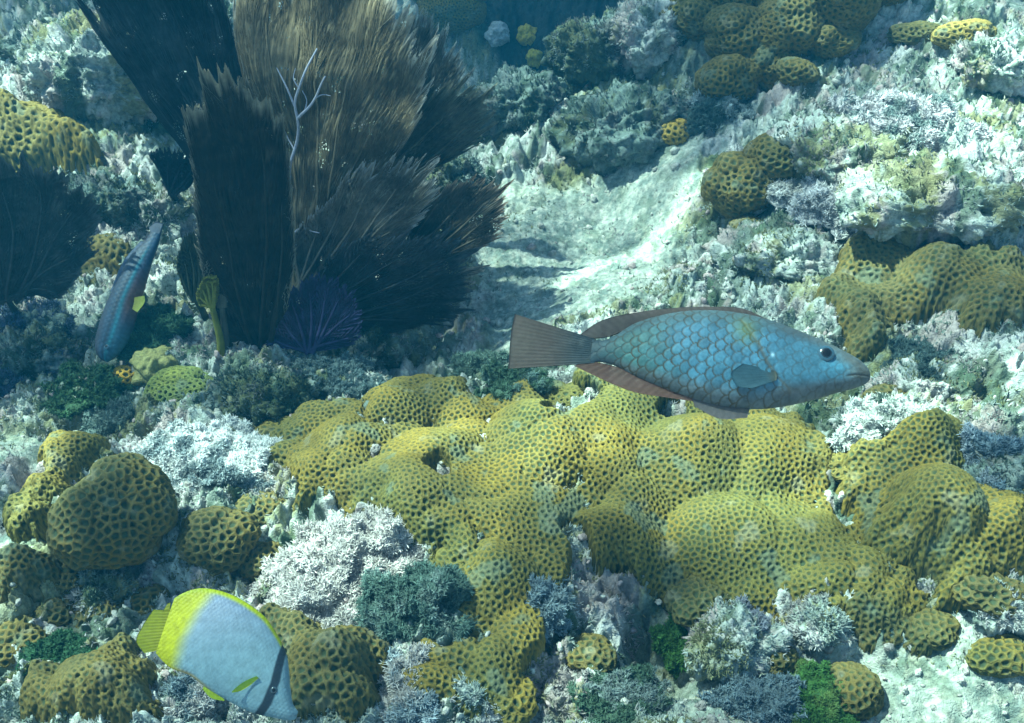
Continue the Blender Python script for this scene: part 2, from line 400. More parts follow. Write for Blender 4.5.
def mound_patch(name, pts, T, w, lobe=.07, lobeamp=.03, rc=.0068, res=.00108, seed=1, extra=(), open_=.5, zref=.03, gaps=0., wall=(.27,.22,.06), lift=0.0):
    rg = np.random.default_rng(seed)
    a = np.array(pts, float); hp = hit(a[:, 0], a[:, 1]); Pw = hp[:, :2]
    x0, y0 = Pw.min(0)-.03; x1, y1 = Pw.max(0)+.03
    X, Y = np.meshgrid(np.arange(x0, x1, res), np.arange(y0, y1, res), indexing='ij')
    sh = X.shape; x = X.ravel(); y = Y.ravel()
    d = poly_sd(x, y, Pw)+.022*fbm2(x, y, 14, 4, seed+5)-gaps*ss(.38, .6, fbm2(x, y, 8, 2, seed+15))*2
    prof = np.sqrt(np.clip(1-(1-np.clip(d/w, 0, 1))**2, 0, 1))
    # lobes: rounded cushions meeting in creases
    m = d > -.02
    lp = poisson(np.stack([x, y, 0*x], -1)[m], lobe, 4000, rg)
    kd = kdtree.KDTree(len(lp)); rad = lobe*(.62+.62*rg.random(len(lp)))
    best = np.zeros(len(x)); wx = x+.02*pn2(x*12, y*12, seed); wy = y+.02*pn2(x*12, y*12, seed+1)
    for (lx, ly, _), r in zip(lp, rad):
        q = 1-((wx-lx)**2+(wy-ly)**2)/(r*r)
        best = np.maximum(best, np.sqrt(np.clip(q, 0, 1))*r/lobe)
    hz = H(x, y, False)
    z = hz+prof*(T+lobeamp*best)-.004+lift*prof
    for (ex, ey, er, eh) in extra:
        c = hit1(ex, ey); R = er*np.dot(c-CAM, FWD)/F
        q = np.sqrt(np.clip(1-((x-c[0])**2+(y-c[1])**2)/(R*R), 0, 1)); k = .005
        zz = hz+prof*(T*.6)+eh*q*prof
        hh = np.clip(.5+.5*(zz-z)/k, 0, 1); z = z*(1-hh)+zz*hh+k*hh*(1-hh)
    z = np.where(d < 0, hz-.03, z)
    Z = z.reshape(sh)
    gx, gy = np.gradient(Z, res)
    N = np.stack([-gx, -gy, np.ones(sh)], -1).reshape(-1, 3)
    N /= np.linalg.norm(N, axis=1)[:, None]
    keep = (d > -res*2.5)
    idx = np.full(len(x), -1); idx[keep] = np.arange(keep.sum())
    Fc = grid_faces(*sh); Fc = idx[Fc]; Fc = Fc[(Fc >= 0).all(1)][:, ::-1]
    P = np.stack([x, y, z], -1)[keep]; N = N[keep]
    Q, c = honeycomb(P, N, rc, rg, open_=open_, wall=wall, nres=res)
    return new_mesh(name, Q, Fc, M_CORAL, c)
def sphere_grid(n):
    """cube sphere, unit"""
    t = np.tan(np.linspace(-math.pi/4, math.pi/4, n)); A, B = np.meshgrid(t, t, indexing='ij'); o = np.ones_like(A)
    V = []; Fq = []; k = 0
    for f, fl in (((o, A, B), 0), ((-o, A, B), 1), ((A, o, B), 1), ((A, -o, B), 0), ((A, B, o), 0), ((A, B, -o), 1)):
        v = np.stack(f, -1).reshape(-1, 3); V.append(v/np.linalg.norm(v, axis=1)[:, None])
        g = grid_faces(n, n)+k; Fq.append(g if fl else g[:, ::-1]); k += n*n
    V = np.concatenate(V); Fq = np.concatenate(Fq)
    key = np.round(V*1e5).astype(int); _, first, inv = np.unique(key, axis=0, return_index=True, return_inverse=True)
    return V[first], inv.ravel()[Fq]
def ball(name, px, py, rpx, sq=.8, rc=.0095, seed=1, rough=.10, sink=.35, open_=.5, wall=(.27,.22,.06), ell=(1,1), res=None, plain=False, mt=None, colf=None, lobes=0):
    rg = np.random.default_rng(seed)
    c = hit1(px, py+rpx*.25*ell[1]); depth = np.dot(c-CAM, FWD); R = rpx*depth/F
    n = int(np.clip(R*1.6/(res or .0015), 24, 190))
    U, Fq = sphere_grid(n)
    r = 1+rough*fbm3(U+seed*3.1, 1.6, 3, seed)
    if lobes:
        LP = rg.normal(size=(lobes, 3)); LP[:, 2] = np.abs(LP[:, 2]); LP /= np.linalg.norm(LP, axis=1)[:, None]
        dd = np.min([np.linalg.norm(U-q, axis=1) for q in LP], 0)
        r = r*(.84+.22*np.sqrt(np.clip(1-(dd/.62)**2, 0, 1)))
    S = np.array([R*ell[0], R*ell[1], R*sq])
    P = U*r[:, None]*S; cz = H(np.array([c[0]]), np.array([c[1]]), False)[0]+R*sq*(1-2*sink)
    N = U/S; N /= np.linalg.norm(N, axis=1)[:, None]
    P = P+np.array([c[0], c[1], cz])
    k = P[:, 2] > cz-R*sq*.85
    idx = np.full(len(P), -1); idx[k] = np.arange(k.sum()); Fq = idx[Fq]; Fq = Fq[(Fq >= 0).all(1)]; P = P[k]; N = N[k]
    if plain:
        nn = fbm3(P, 40, 4, seed+7, .6)
        return new_mesh(name, P+N*(.004*nn)[:, None], Fq, mt or M_ROCK, colf(P))
    Q, col = honeycomb(P, N, rc, rg, open_=open_, wall=wall, nres=res)
    return new_mesh(name, Q, Fq, M_CORAL, col)

YW = (.146, .115, .025); OL = (.110, .090, .029); GR = (.15, .18, .05)
# the great mat in the middle, lobed
m = mound_patch('coral_colony', [(255,445),(300,412),(350,410),(400,392),(440,385),(480,400),(530,392),(570,372),(640,392),(720,405),(800,420),(832,455),(828,500),
     (860,520),(880,560),(930,600),(925,640),(860,636),(800,628),(745,632),(700,622),(660,604),(630,585),(600,590),(590,650),(600,730),(420,730),(385,690),(440,650),(455,600),(430,560),(330,520),(300,505),(262,480)],
     .020, .05, .050, .024, seed=3, gaps=.055, extra=[(690,465,62,.052),(765,470,55,.042),(720,560,62,.042),(400,495,60,.028),(610,560,50,.036),(500,590,45,.028),(800,555,40,.03),(640,430,50,.035),(530,540,50,.03),(540,660,45,.03)], wall=YW, open_=.42)
tag(m, 'sprawling olive yellow coral mat of merged cushions right below the large blue fish', 'coral')
m = mound_patch('coral_colony', [(845,500),(838,470),(880,440),(930,425),(955,440),(975,475),(965,500),(1030,510),(1030,600),(985,590),(960,610),(900,590),(862,560)],
     .045, .05, .07, .02, seed=5, extra=[(915,545,58,.085),(915,460,40,.05),(1000,560,45,.05)], wall=YW, open_=.5)
tag(m, 'olive coral with one large round swelling, right of the big central mat', 'coral')
m = mound_patch('coral_colony', [(815,310),(830,272),(870,255),(910,262),(960,275),(1035,285),(1035,340),(980,345),(930,330),(890,335),(880,365),(855,375),(840,340)],
     .05, .05, .075, .018, seed=7, rc=.0090, res=.0016, extra=[(865,290,40,.06),(930,300,45,.05)], wall=OL, open_=.42)
tag(m, 'flat spreading olive coral with fine dark pits, just beyond the snout of the blue fish', 'coral')
_c = hit1(770, 70); TOPC = empty('coral_colony', _c)
TOPL = [(700,28,34,.8),(738,48,42,.8),(785,40,44,.9),(728,5,44,.8),(772,-8,52,.9),(832,12,50,.8),(828,48,28,.7),(880,-12,42,.8),(815,-25,50,.9),(700,-15,34,.8),(795,78,22,.7)]
tag(TOPC, 'wide dull olive coral of rounded mounds covering the rock at the top of the picture', 'coral')
m = mound_patch('coral_colony', [(255,625),(330,640),(390,660),(385,700),(400,735),(290,735),(280,700),(262,660)], .035, .04, .06, .02, seed=12, rc=.0085, extra=[(345,680,32,.05)], wall=OL, open_=.55)
tag(m, 'brown olive coral below the big white algae, right of the yellow tailed fish', 'coral')
m = mound_patch('coral_colony', [(20,700),(40,680),(100,665),(140,650),(165,690),(170,735),(25,735)], .04, .04, .06, .02, seed=13, wall=OL, open_=.42)
tag(m, 'low olive coral cushion in the lower left corner, left of the yellow tailed fish', 'coral')
m = mound_patch('coral_colony', [(-10,565),(40,555),(75,575),(90,600),(60,615),(0,615)], .03, .03, .05, .015, seed=14, wall=OL, open_=.5)
tag(m, 'thin brown olive coral crust on the left edge below the sunlit sand streak', 'coral')
m = mound_patch('coral_colony', [(845,610),(870,590),(900,615),(935,640),(930,665),(870,650),(840,640)], .02, .03, .05, .015, seed=15, wall=OL, open_=.55)
tag(m, 'small ragged brown coral ledge under the right-hand coral, above the pale sand', 'coral')
m = mound_patch('coral_colony', [(10,530),(35,480),(60,450),(120,450),(130,470),(90,480),(60,520),(40,545)], .035, .04, .06, .02, seed=16, wall=YW, open_=.4)
tag(m, 'yellow olive coral shoulder with a sunlit stripe, behind the big pitted dome at left', 'coral')
m = mound_patch('coral_colony', [(-20,130),(20,120),(70,135),(105,155),(100,175),(40,185),(10,200),(-20,200)], .05, .06, .1, .03, seed=17, rc=.0125, res=.0025, wall=YW, open_=.35)
tag(m, 'golden yellow coral lying on the pale slope at the upper left edge', 'coral')
m = mound_patch('coral_colony', [(60,262),(95,240),(135,250),(130,275),(95,290),(70,285)], .02, .05, .1, .015, seed=18, rc=.0125, res=.0025, wall=OL, open_=.3)
tag(m, 'faded olive coral patch on the pale slope, left of the slender blue fish', 'coral')
BALLS = [  # px py r, squash, seed, wall, open, ell, label
    (124,530,60,.95,21,OL,.60,(1,1),'large round olive coral dome with deep open cups at lower left', .22),
    (222,545,42,.8,22,OL,.55,(1,.9),'medium olive coral dome between largest dome and white branching algae', .3),
    (262,508,26,.6,23,OL,.5,(1,1),'small olive coral cushion above the white branching algae', .35),
    (262,562,26,.8,24,OL,.55,(1,1),'small olive coral knob touching the left edge of the white branching algae', .35),
    (290,432,30,.6,25,YW,.4,(1.1,1),'yellow olive coral cushion at the upper left tip of the central mat', .35),
    (725,85,34,.8,26,OL,.42,(1.1,1),'round olive coral lobe hanging at the front edge of the top coral', .3),
    (772,72,30,.9,27,OL,.42,(1,1),'taller olive coral lobe at the front edge of the top coral, over the pale tuft', .3),
    (738,208,36,1.0,28,OL,.42,(1.05,1),'solitary olive coral ball between the sand trough and the pale crusted rock', .1),
    (787,172,40,.7,29,OL,.38,(1.1,.8),'flattened olive coral behind the solitary ball, beside pale crusted rock', .15),
    (748,240,22,.8,49,OL,.38,(1,1),'small olive coral lump just in front of the solitary ball', .15),
    (985,590,34,.6,50,OL,.5,(1.2,.9),'olive brown coral bulge at the lower right edge of the swollen coral', .3),
    (320,650,30,.7,51,OL,.5,(1.1,1),'olive brown coral lump directly under the big white algae', .3),
    (470,560,30,.5,52,YW,.45,(1.1,1),'low rounded coral cushion on the left front of the central mat', .3),
    (145,600,24,.7,53,OL,.55,(1.2,1),'shaded brown coral lump in the hollow behind the yellow tail', .3),
    (505,698,30,.6,55,YW,.5,(1.1,1),'golden brown coral cushion at the bottom edge under the central mat', .3),
    (932,628,26,.6,56,OL,.5,(1.1,1),'brown coral cushion where the right-hand coral meets the pale sand', .3),
    (70,575,22,.7,57,OL,.5,(1.1,1),'small brown coral cushion tucked under the left side of the largest dome', .3),
    (20,640,30,.6,54,OL,.5,(1,1),'brown coral lump cut by the left edge near the bottom', .3),
    (675,135,17,.8,30,(.30,.21,.05),.4,(1,1),'tiny orange brown coral ball at the head of the sand trough', .3),
    (452,15,38,.7,31,YW,.35,(1.1,.8),'yellow coral head in the dark gap behind the sea fans at top', .3),
    (960,38,30,.6,32,(.30,.20,.05),.35,(1.1,.7),'orange brown coral knob on the bright rock in the upper right corner', .35),
    (184,388,36,.55,33,GR,.35,(1.25,.8),'green lumpy coral cushion left of the sea fan foot', .35),
    (128,381,14,.9,34,(.38,.25,.04),.4,(1,1),'little bright yellow coral knob beside the smooth green lump', .3),
    (772,658,26,.7,35,OL,.5,(.9,1),'small brown coral tuft standing on the pale sand at lower right', .35),
    (850,692,36,.7,36,OL,.5,(1,.9),'brown coral knob beside bright green algae at the bottom edge', .35),
    (997,656,32,.6,37,YW,.5,(1.1,.8),'yellow brown coral knob alone on the sand near the right edge', .35),
    (98,615,22,.8,38,OL,.6,(1,1),'dark brown coral knob under the largest pitted dome', .35),
    (55,615,20,.7,39,OL,.5,(1.1,1),'brown coral knob left of the dark hollow under the largest dome', .35),
    (700,610,32,.8,40,OL,.55,(1.1,1),'olive coral bulge hanging over the dark hollow at bottom centre', .2),
    (590,655,28,.7,41,OL,.5,(1,1),'olive coral bulge left of the dark hollow at bottom centre', .35),
    (30,120,34,.55,42,YW,.3,(1.3,.8),'yellow olive coral swelling uppermost on the left-hand slope', .35),
    (885,400,26,.6,43,OL,.4,(1.2,.7),'shaded olive coral lump under the snout of the blue fish', .35),
    (850,470,28,.5,44,YW,.4,(1.2,.8),'low yellow green coral bump between central mat and right coral', .35),
    (915,35,26,.5,45,OL,.3,(1.3,.7),'faint brownish coral crust amid pale rock at upper right', .4),
    (560,400,32,.6,46,YW,.35,(1.2,.8),'yellow coral lump right under the tail of the blue fish', .35),
    (690,18,30,.8,47,YW,.45,(1.1,.9),'yellow olive coral lobe at the upper left end of the top coral', .3),
    (735,255,30,.5,48,(.16,.15,.06),.3,(.8,1.4),'dark brown coral streak beside the pale rock behind the blue fish', .4),
]
for (px, py, r, sq, sd, wl, op, ell, lab, sk_) in BALLS:
    far = py < 230
    o = ball('coral_colony', px, py, r, sq, seed=sd, wall=wl, open_=op, ell=ell, sink=sk_, rc=.0112 if far else (.0095 if r > 40 else .0080), res=.002 if far else .0012, lobes=0 if r < 24 else 5)
    tag(o, lab, 'coral')
for k, (px, py, r, sq) in enumerate(TOPL):
    under(TOPC, ball('lobe', px, py, r, sq, seed=400+k, wall=OL, open_=.42, sink=.2, rc=.0115, res=.0021, lobes=4))
def smoothcol(base, amp=.25, sc=25):
    def f(P):
        n = fbm3(P, sc, 4, 500); return np.array(base)*(1+amp*n)[:, None]
    return f
for (px, py, r, sq, sd, colr, nm, lab, cat) in [
    (158,367,21,.9,61,(.24,.23,.09),'sponge','smooth olive green ball sponge between yellow knob and green lumpy coral','sponge'),
    (527,38,10,1.,62,(.36,.30,.05),'sponge','tiny yellow ball sponge in the dark gap, left of two','sponge'),
    (535,60,9,1.,63,(.30,.28,.05),'sponge','tiny dull yellow ball sponge lowest in the dark gap','sponge'),
    (498,36,12,.9,64,(.30,.36,.40),'sponge','small blue grey ball sponge deep in the dark gap','sponge'),
    (800,565,8,.9,65,(.25,.28,.33),'sponge','small grey blue sponge nestled in the central coral mat','sponge'),
    (835,282,9,.9,66,(.30,.34,.38),'sponge','small grey blue sponge at the edge of the coral beyond the fish','sponge')]:
    o = ball(nm, px, py, r, sq, seed=sd, rough=.3, plain=True, colf=smoothcol(colr), res=.0025); tag(o, lab, cat)

# ------------------------------------------------------------------ boulders
def rockcol(P):
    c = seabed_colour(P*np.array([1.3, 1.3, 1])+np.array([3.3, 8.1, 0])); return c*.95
def boulder(px, py, r, sq, seed, ell, lab, sink=.3):
    rg = np.random.default_rng(seed)
    c = hit1(px, py+r*.3); depth = np.dot(c-CAM, FWD); R = r*depth/F
    U, Fq = sphere_grid(int(np.clip(R*1.6/.004, 40, 120)))
    S = np.array([R*ell[0], R*ell[1], R*sq])
    rr = 1+.30*fbm3(U+seed*2.7, 1.3, 3, seed)
    P = U*rr[:, None]*S; N = U/S; N /= np.linalg.norm(N, axis=1)[:, None]
    P = P+np.array([c[0], c[1], H(c[:1], c[1:2], False)[0]+R*sq*(1-2*sink)])
    n1 = fbm3(P, 16, 3, seed+3); P = P+N*(.018*(1-2*np.abs(n1))+.015*fbm3(P, 45, 4, seed+9, .7))[:, None]
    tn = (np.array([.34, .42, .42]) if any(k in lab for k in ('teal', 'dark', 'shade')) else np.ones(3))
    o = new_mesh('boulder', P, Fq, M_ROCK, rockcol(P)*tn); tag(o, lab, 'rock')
    k = rg.permutation(len(P))[:int(len(P)*.22)]; k = k[N[k, 2] > -.2]; BOP.append((P[k], N[k], np.ones((len(k), 1))*tn)); return P
BO = []; BOP = []
for a in [(95,75,62,.7,71,(1.2,.9),'large pale boulder on the upper left slope behind the golden coral'),
          (60,48,34,.6,72,(1.3,.8),'sunlit yellowish rock ledge at the top left, before the dark gap'),
          (230,20,34,.8,73,(1,1),'pale rock seen between the sea fan blades at top'),
          (525,110,38,.8,74,(1.2,.8),'blocky pinkish boulder in the shade right of the sea fans'),
          (440,180,34,.6,75,(1.2,.8),'grey rock at the edge of the sea fan shade above the sand'),
          (625,130,50,.7,76,(1.3,.9),'teal crusted boulder between the dark gap and the sand trough'),
          (600,55,36,.8,77,(1.2,.9),'dark encrusted rock rising right of the deep gap'),
          (650,40,34,.9,78,(1,1),'pale flecked rock left of the wide top coral'),
          (940,195,60,.5,79,(1.5,.9),'broad pale crusted boulder on the upper right slope'),
          (850,150,50,.5,80,(1.4,.9),'grey pink crusted boulder below the wide top coral'),
          (800,250,48,.5,81,(1.5,.8),'white speckled boulder directly behind the back of the blue fish'),
          (1000,60,44,.5,82,(1.2,.9),'brightest boulder in the upper right corner'),
          (930,385,38,.5,83,(1.4,.8),'whitish rock in sunlight ahead of the blue fish'),
          (1010,480,42,.6,84,(1,.9),'dark bluish rock at the right edge above the swollen coral'),
          (100,205,34,.6,85,(1.3,.9),'pale green rock left of the tallest dark sea fan blade'),
          (150,210,36,.5,86,(1.2,1),'pale mottled rock under the broken hollow left of the fans'),
          (265,395,34,.5,87,(1.4,.8),'grey teal rock at the foot of the sea fans'),
          (345,355,34,.6,88,(1.3,.8),'shaded teal rock right of the sea fan foot'),
          (25,350,40,.5,89,(1.2,1),'dark blue shaded rock on the left edge'),
          (730,640,34,.5,90,(1.2,.8),'violet grey rock under the overhanging coral at lower right'),
          (100,590,16,.7,91,(1.2,1),'small pale stone in the hollow beneath the largest dome'),
          (478,705,12,1.6,92,(.8,.8),'upright pale violet stub of rock at the bottom edge'),
          (1000,600,22,.5,93,(1.2,.8),'blue white crusted stone under the right-hand coral edge'),
          (820,625,14,.9,94,(1,1),'small pale pointed stone between brown coral ledges'),
          (20,250,36,.5,95,(1,1),'bluish rock just under the round bushy fan at left edge')]:
    BO.append(boulder(*a))

# ------------------------------------------------------------------ algae
def branchlets(B, D, Ln, Rd, col, rg, sides=3, seg=3, bend=.5):
    """many little tapering curved stalks; B bases, D directions, all vectorised"""
    n = len(B); D = D/np.linalg.norm(D, axis=1)[:, None]
    a = rg.normal(size=(n, 3)); a -= (a*D).sum(1)[:, None]*D; a /= np.linalg.norm(a, axis=1)[:, None]; b = np.cross(D, a)
    V = np.empty((n, seg+1, sides, 3)); C = np.empty((n, seg+1, sides, 3))
    bd = bend*rg.random(n)
    for k in range(seg+1):
        t = k/seg; c = B+D*(Ln*t)[:, None]+a*(bd*Ln*t*t)[:, None]
        r = Rd*(1-.75*t**1.5)
        for s in range(sides):
            an = 2*math.pi*s/sides
            V[:, k, s] = c+(a*math.cos(an)+b*math.sin(an))*r[:, None]
            C[:, k, s] = col*(.75+.5*t)
    base = np.arange(n)[:, None]*((seg+1)*sides)
    q = []
    for k in range(seg):
        for s in range(sides):
            s2 = (s+1) % sides; q.append([k*sides+s, k*sides+s2, (k+1)*sides+s2, (k+1)*sides+s])
    q = np.array(q); Fq = (base[:, :, None]+q[None]).reshape(-1, 4)
    return V.reshape(-1, 3), Fq, C.reshape(-1, 3)
def clump(name, px, py, rx, ry, hgt, colr, lab, seed, n=5000, ln=.014, rd=.0011, var=.35, cat='algae', fork=3, second=None):
    rg = np.random.default_rng(seed)
    n = int(n*2.1); ln *= .56; rd *= .74; hgt *= .72
    c = hit1(px, py+ry*.3); depth = np.dot(c-CAM, FWD); R = rx*depth/F; Ry = ry*depth/F*1.25
    root = empty(name, (c[0], c[1], H(c[:1], c[1:2], False)[0]))
    U, Fq = sphere_grid(30)
    S = np.array([R, Ry, hgt]); o0 = np.array([c[0], c[1], root.location.z])
    def surf(U):
        rr = 1+.75*fbm3(U+seed, 1.7, 3, seed); P = U*rr[:, None]*S+o0; N = U/S; N /= np.linalg.norm(N, axis=1)[:, None]; return P, N
    P, N = surf(U)
    core = new_mesh('base', P+N*(.003*fbm3(P, 60, 3, 5))[:, None], Fq, M_ROCK, np.array(colr)*.6*np.ones((len(P), 1))); under(root, core)
    u = rg.normal(size=(n, 3)); u[:, 2] = np.abs(u[:, 2])*1.1-.15; u /= np.linalg.norm(u, axis=1)[:, None]
    P, N = surf(u)
    vv = 1+var*rg.normal(size=(n, 1))*.5
    cc = np.array(colr)*vv
    if second is not None: cc = mix(cc, np.array(second)*vv, ss(0, .3, fbm3(P, 25, 2, seed+1)))
    q_ = 1/(ln*1.6); wv = np.stack([pn3(P[:,0]*q_, P[:,1]*q_, P[:,2]*q_, seed+k) for k in (11, 12, 13)], -1)
    P = P+N*(ln*1.5*wv[:, :1]); cc = cc*(1+.5*wv[:, :1])
    D = N*.8+1.6*wv+rg.normal(size=(n, 3))*.4+np.array([0, 0, .3]); D /= np.linalg.norm(D, axis=1)[:, None]
    L = ln*(.6+.8*rg.random(n)); rr = rd*(.7+.6*rg.random(n))
    Vs, Fs, Cs = [], [], []; off = 0
    def add(a):
        nonlocal off
        Vs.append(a[0]); Fs.append(a[1]+off); Cs.append(a[2]); off += len(a[0])
    add(branchlets(P-N*.003, D, L, rr, cc, rg))
    for k in range(fork):
        t = .35+.45*rg.random(n); D2 = D+rg.normal(size=(n, 3))*.75
        add(branchlets(P-N*.003+D*(L*t)[:, None], D2, L*.55, rr*.8, cc*1.08, rg, seg=2))
    fr = new_mesh('frond', np.concatenate(Vs), np.concatenate(Fs), M_ALGA, np.concatenate(Cs)); under(root, fr)
    tag(root, lab, cat)
WH = (.55, .52, .51); TL = (.10, .17, .15); BG = (.20, .26, .30); GN = (.06, .16, .04)
clump('algae_clump', 330,590,62,62,.075, WH, 'big white branching algae clump between the pitted domes and the central coral', 101, 9000, .017, .0014)
clump('algae_clump', 385,555,42,26,.05, WH, 'white branching algae lobe leaning on the central coral mat', 102, 3500, .016, .0014)
clump('algae_clump', 428,605,44,34,.06, TL, 'dark teal feathery algae clump right of the big white algae', 103, 5200, .015, .0012, second=(.20,.27,.26))
clump('algae_clump', 210,455,60,36,.04, (.72,.74,.74), 'wide whitish feathery algae bed above the largest coral dome', 104, 8000, .014, .0013, second=(.25,.3,.32))
clump('algae_clump', 410,690,24,36,.04, WH, 'small white branching algae at the bottom edge below the big clump', 105, 2400, .016, .0014, second=(.3,.36,.4))
clump('algae_clump', 543,605,20,22,.045, BG, 'small grey blue feathery tuft sitting on the central coral mat', 106, 1500, .013, .0012)
clump('algae_clump', 515,392,34,22,.05, (.10,.18,.12), 'dark green feathery tuft under the tail of the blue fish', 107, 3600, .014, .0012, second=(.16,.24,.22))
clump('algae_clump', 482,370,26,18,.04, (.16,.24,.20), 'teal green tuft left of the tail of the blue fish', 108, 2400, .014, .0012)
clump('algae_clump', 1000,478,44,36,.06, (.13,.19,.25), 'dark blue feathery algae clump at the right edge above the swollen coral', 109, 5000, .015, .0012, second=(.25,.3,.36))
clump('algae_clump', 812,698,38,28,.035, GN, 'bright green mossy algae at the bottom edge beside a brown coral knob', 110, 5000, .009, .0012, second=(.12,.2,.06))
clump('algae_clump', 680,638,22,22,.03, GN, 'small green mossy algae on the edge of the dark hollow', 111, 2200, .009, .0012)
clump('algae_clump', 62,660,34,24,.035, (.04,.12,.06), 'dark green mossy algae left of the yellow tailed fish', 112, 3500, .010, .0012)
clump('algae_clump', 620,700,44,26,.03, (.07,.13,.09), 'dark green tufted algae at bottom centre beside the sand', 113, 4000, .011, .0012, second=(.2,.25,.25))
clump('algae_clump', 195,690,34,24,.03, BG, 'pale blue branching algae under the belly of the yellow tailed fish', 114, 2600, .015, .0014, second=WH)
clump('algae_clump', 130,415,34,22,.03, (.14,.2,.19), 'teal tufted algae before the smooth green ball sponge', 115, 3200, .013, .0012)
clump('algae_clump', 90,385,34,24,.03, (.04,.10,.05), 'dark green algae in shade under the head of the slender blue fish', 116, 2800, .012, .0013)
clump('algae_clump', 155,330,34,24,.04, (.05,.12,.07), 'shadowy green algae right of the slender blue fish', 117, 2800, .013, .0013)
clump('algae_clump', 60,230,30,18,.03, (.5, .55, .52), 'pale tufted algae on the slope just right of the round bushy fan', 118, 2200, .015, .0014)
clump('algae_clump', 920,365,38,24,.04, (.09,.14,.14), 'dark teal algae before the snout of the blue fish', 119, 3200, .014, .0013)
clump('algae_clump', 880,425,44,22,.035, (.6, .62, .6), 'pale tufted algae below the head of the blue fish', 120, 3600, .013, .0013, second=(.08,.12,.1))
clump('algae_clump', 720,110,34,24,.05, (.10,.16,.16), 'dark flecked algae under the coral lobes of the top coral', 121, 2400, .018, .0018, second=(.3,.36,.38))
clump('algae_clump', 640,115,34,26,.05, (.06,.14,.10), 'dark green algae on the boulder left of the tiny orange coral', 122, 2400, .018, .0018, second=(.2,.3,.3))
clump('algae_clump', 775,170,46,30,.05, (.62, .62, .62), 'pale pinkish branching algae on rock behind the solitary coral ball', 123, 3600, .018, .0017)
clump('algae_clump', 860,200,60,36,.06, (.55, .55, .58), 'grey violet branching algae over the boulder on the right slope', 124, 5000, .018, .0017, second=(.7,.7,.7))
clump('algae_clump', 900,120,54,34,.06, (.6, .58, .6), 'grey pink branching algae in the middle of the upper right slope', 125, 4200, .02, .002, second=(.2,.26,.26))
clump('algae_clump', 985,185,50,32,.05, (.62, .66, .62), 'pale green branching algae near the right edge on the upper slope', 126, 4000, .018, .0018)
clump('algae_clump', 770,258,46,20,.04, (.7, .7, .7), 'whitish branching algae right behind the back of the blue fish', 127, 3600, .016, .0016)
clump('algae_clump', 330,378,50,22,.03, (.14,.2,.21), 'grey teal tufted algae in front of the sea fan foot', 128, 3600, .013, .0013)
clump('algae_clump', 410,405,40,14,.025, (.66, .68, .66), 'pale thin algae fringe along the back edge of the central mat', 129, 2400, .011, .0012)
clump('algae_clump', 740,625,30,20,.03, (.22,.24,.30), 'violet grey tuft under the hanging coral at lower right', 130, 1800, .012, .0013)
clump('algae_clump', 760,700,44,24,.025, (.16,.22,.26), 'blue grey tufted algae on the sand at the bottom edge', 131, 3000, .010, .0012)
clump('algae_clump', 20,330,46,50,.04, (.08,.12,.20), 'dark blue feathery algae on the left edge in shade', 132, 4200, .018, .0015)

def turf():
    rg = np.random.default_rng(900); n = 165000
    y = .45*(3.6/.45)**rg.random(n*2); x = (rg.random(n*2)*2-1)*(.25+.56*y)
    s = sandmask(x, y); dens = np.clip(fbm2(x, y, 6, 3, 910)*1.3+.65, .08, 1)*(1-.88*s)
    k = rg.random(n*2) < dens; x = x[k][:n]; y = y[k][:n]; n = len(x)
    z = H(x, y); P = np.stack([x, y, z-.002], -1); e = .004
    N = np.stack([-(H(x+e, y)-z)/e, -(H(x, y+e)-z)/e, np.ones(n)], -1); N /= np.linalg.norm(N, axis=1)[:, None]
    BPn = np.concatenate([q[0] for q in BOP]); BNn = np.concatenate([q[1] for q in BOP]); P = np.concatenate([P, BPn]); N = np.concatenate([N, BNn]); x, y = P[:, 0], P[:, 1]; n = len(x)
    tint = np.concatenate([np.ones((n-len(BPn), 3)), np.concatenate([q[2] for q in BOP])])
    n1 = fbm2(x, y, 5, 3, 920); n2 = fbm2(x, y, 14, 3, 930)
    c = mix([.36, .42, .40], [.12, .18, .14], ss(-.05, .35, n1)); c = mix(c, [.46, .45, .45], ss(.08, .35, n2)); c = mix(c, [.30, .22, .23], .6*ss(.1, .4, fbm2(x, y, 9, 2, 960))); c = mix(c, [.16, .17, .05], .8*ss(.15, .4, fbm2(x, y, 8, 2, 940)))
    c = c*tint; c = mix(c, [.012, .025, .032], .97*gap_shade(x, y)); c = c*(1+.3*rg.normal(size=(n, 1))*.6)
    D = N*.8+rg.normal(size=(n, 3))*.5+np.array([0, 0, .4])
    dist = 1+.35*np.clip(y-1, 0, 3)
    L = (.003+.0045*rg.random(n))*dist; R = (.0006+.0007*rg.random(n))*dist
    a = branchlets(P, D, L, R, c, rg, seg=2); b = branchlets(P, N*.6+rg.normal(size=(n, 3))*.6+np.array([0, 0, .4]), L*.8, R, c*1.1, rg, seg=2)
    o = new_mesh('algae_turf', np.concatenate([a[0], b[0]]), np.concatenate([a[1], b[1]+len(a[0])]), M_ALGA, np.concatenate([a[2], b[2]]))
    tag(o, 'short fuzzy algae turf covering the reef rock everywhere', 'algae', kind='stuff')
turf()
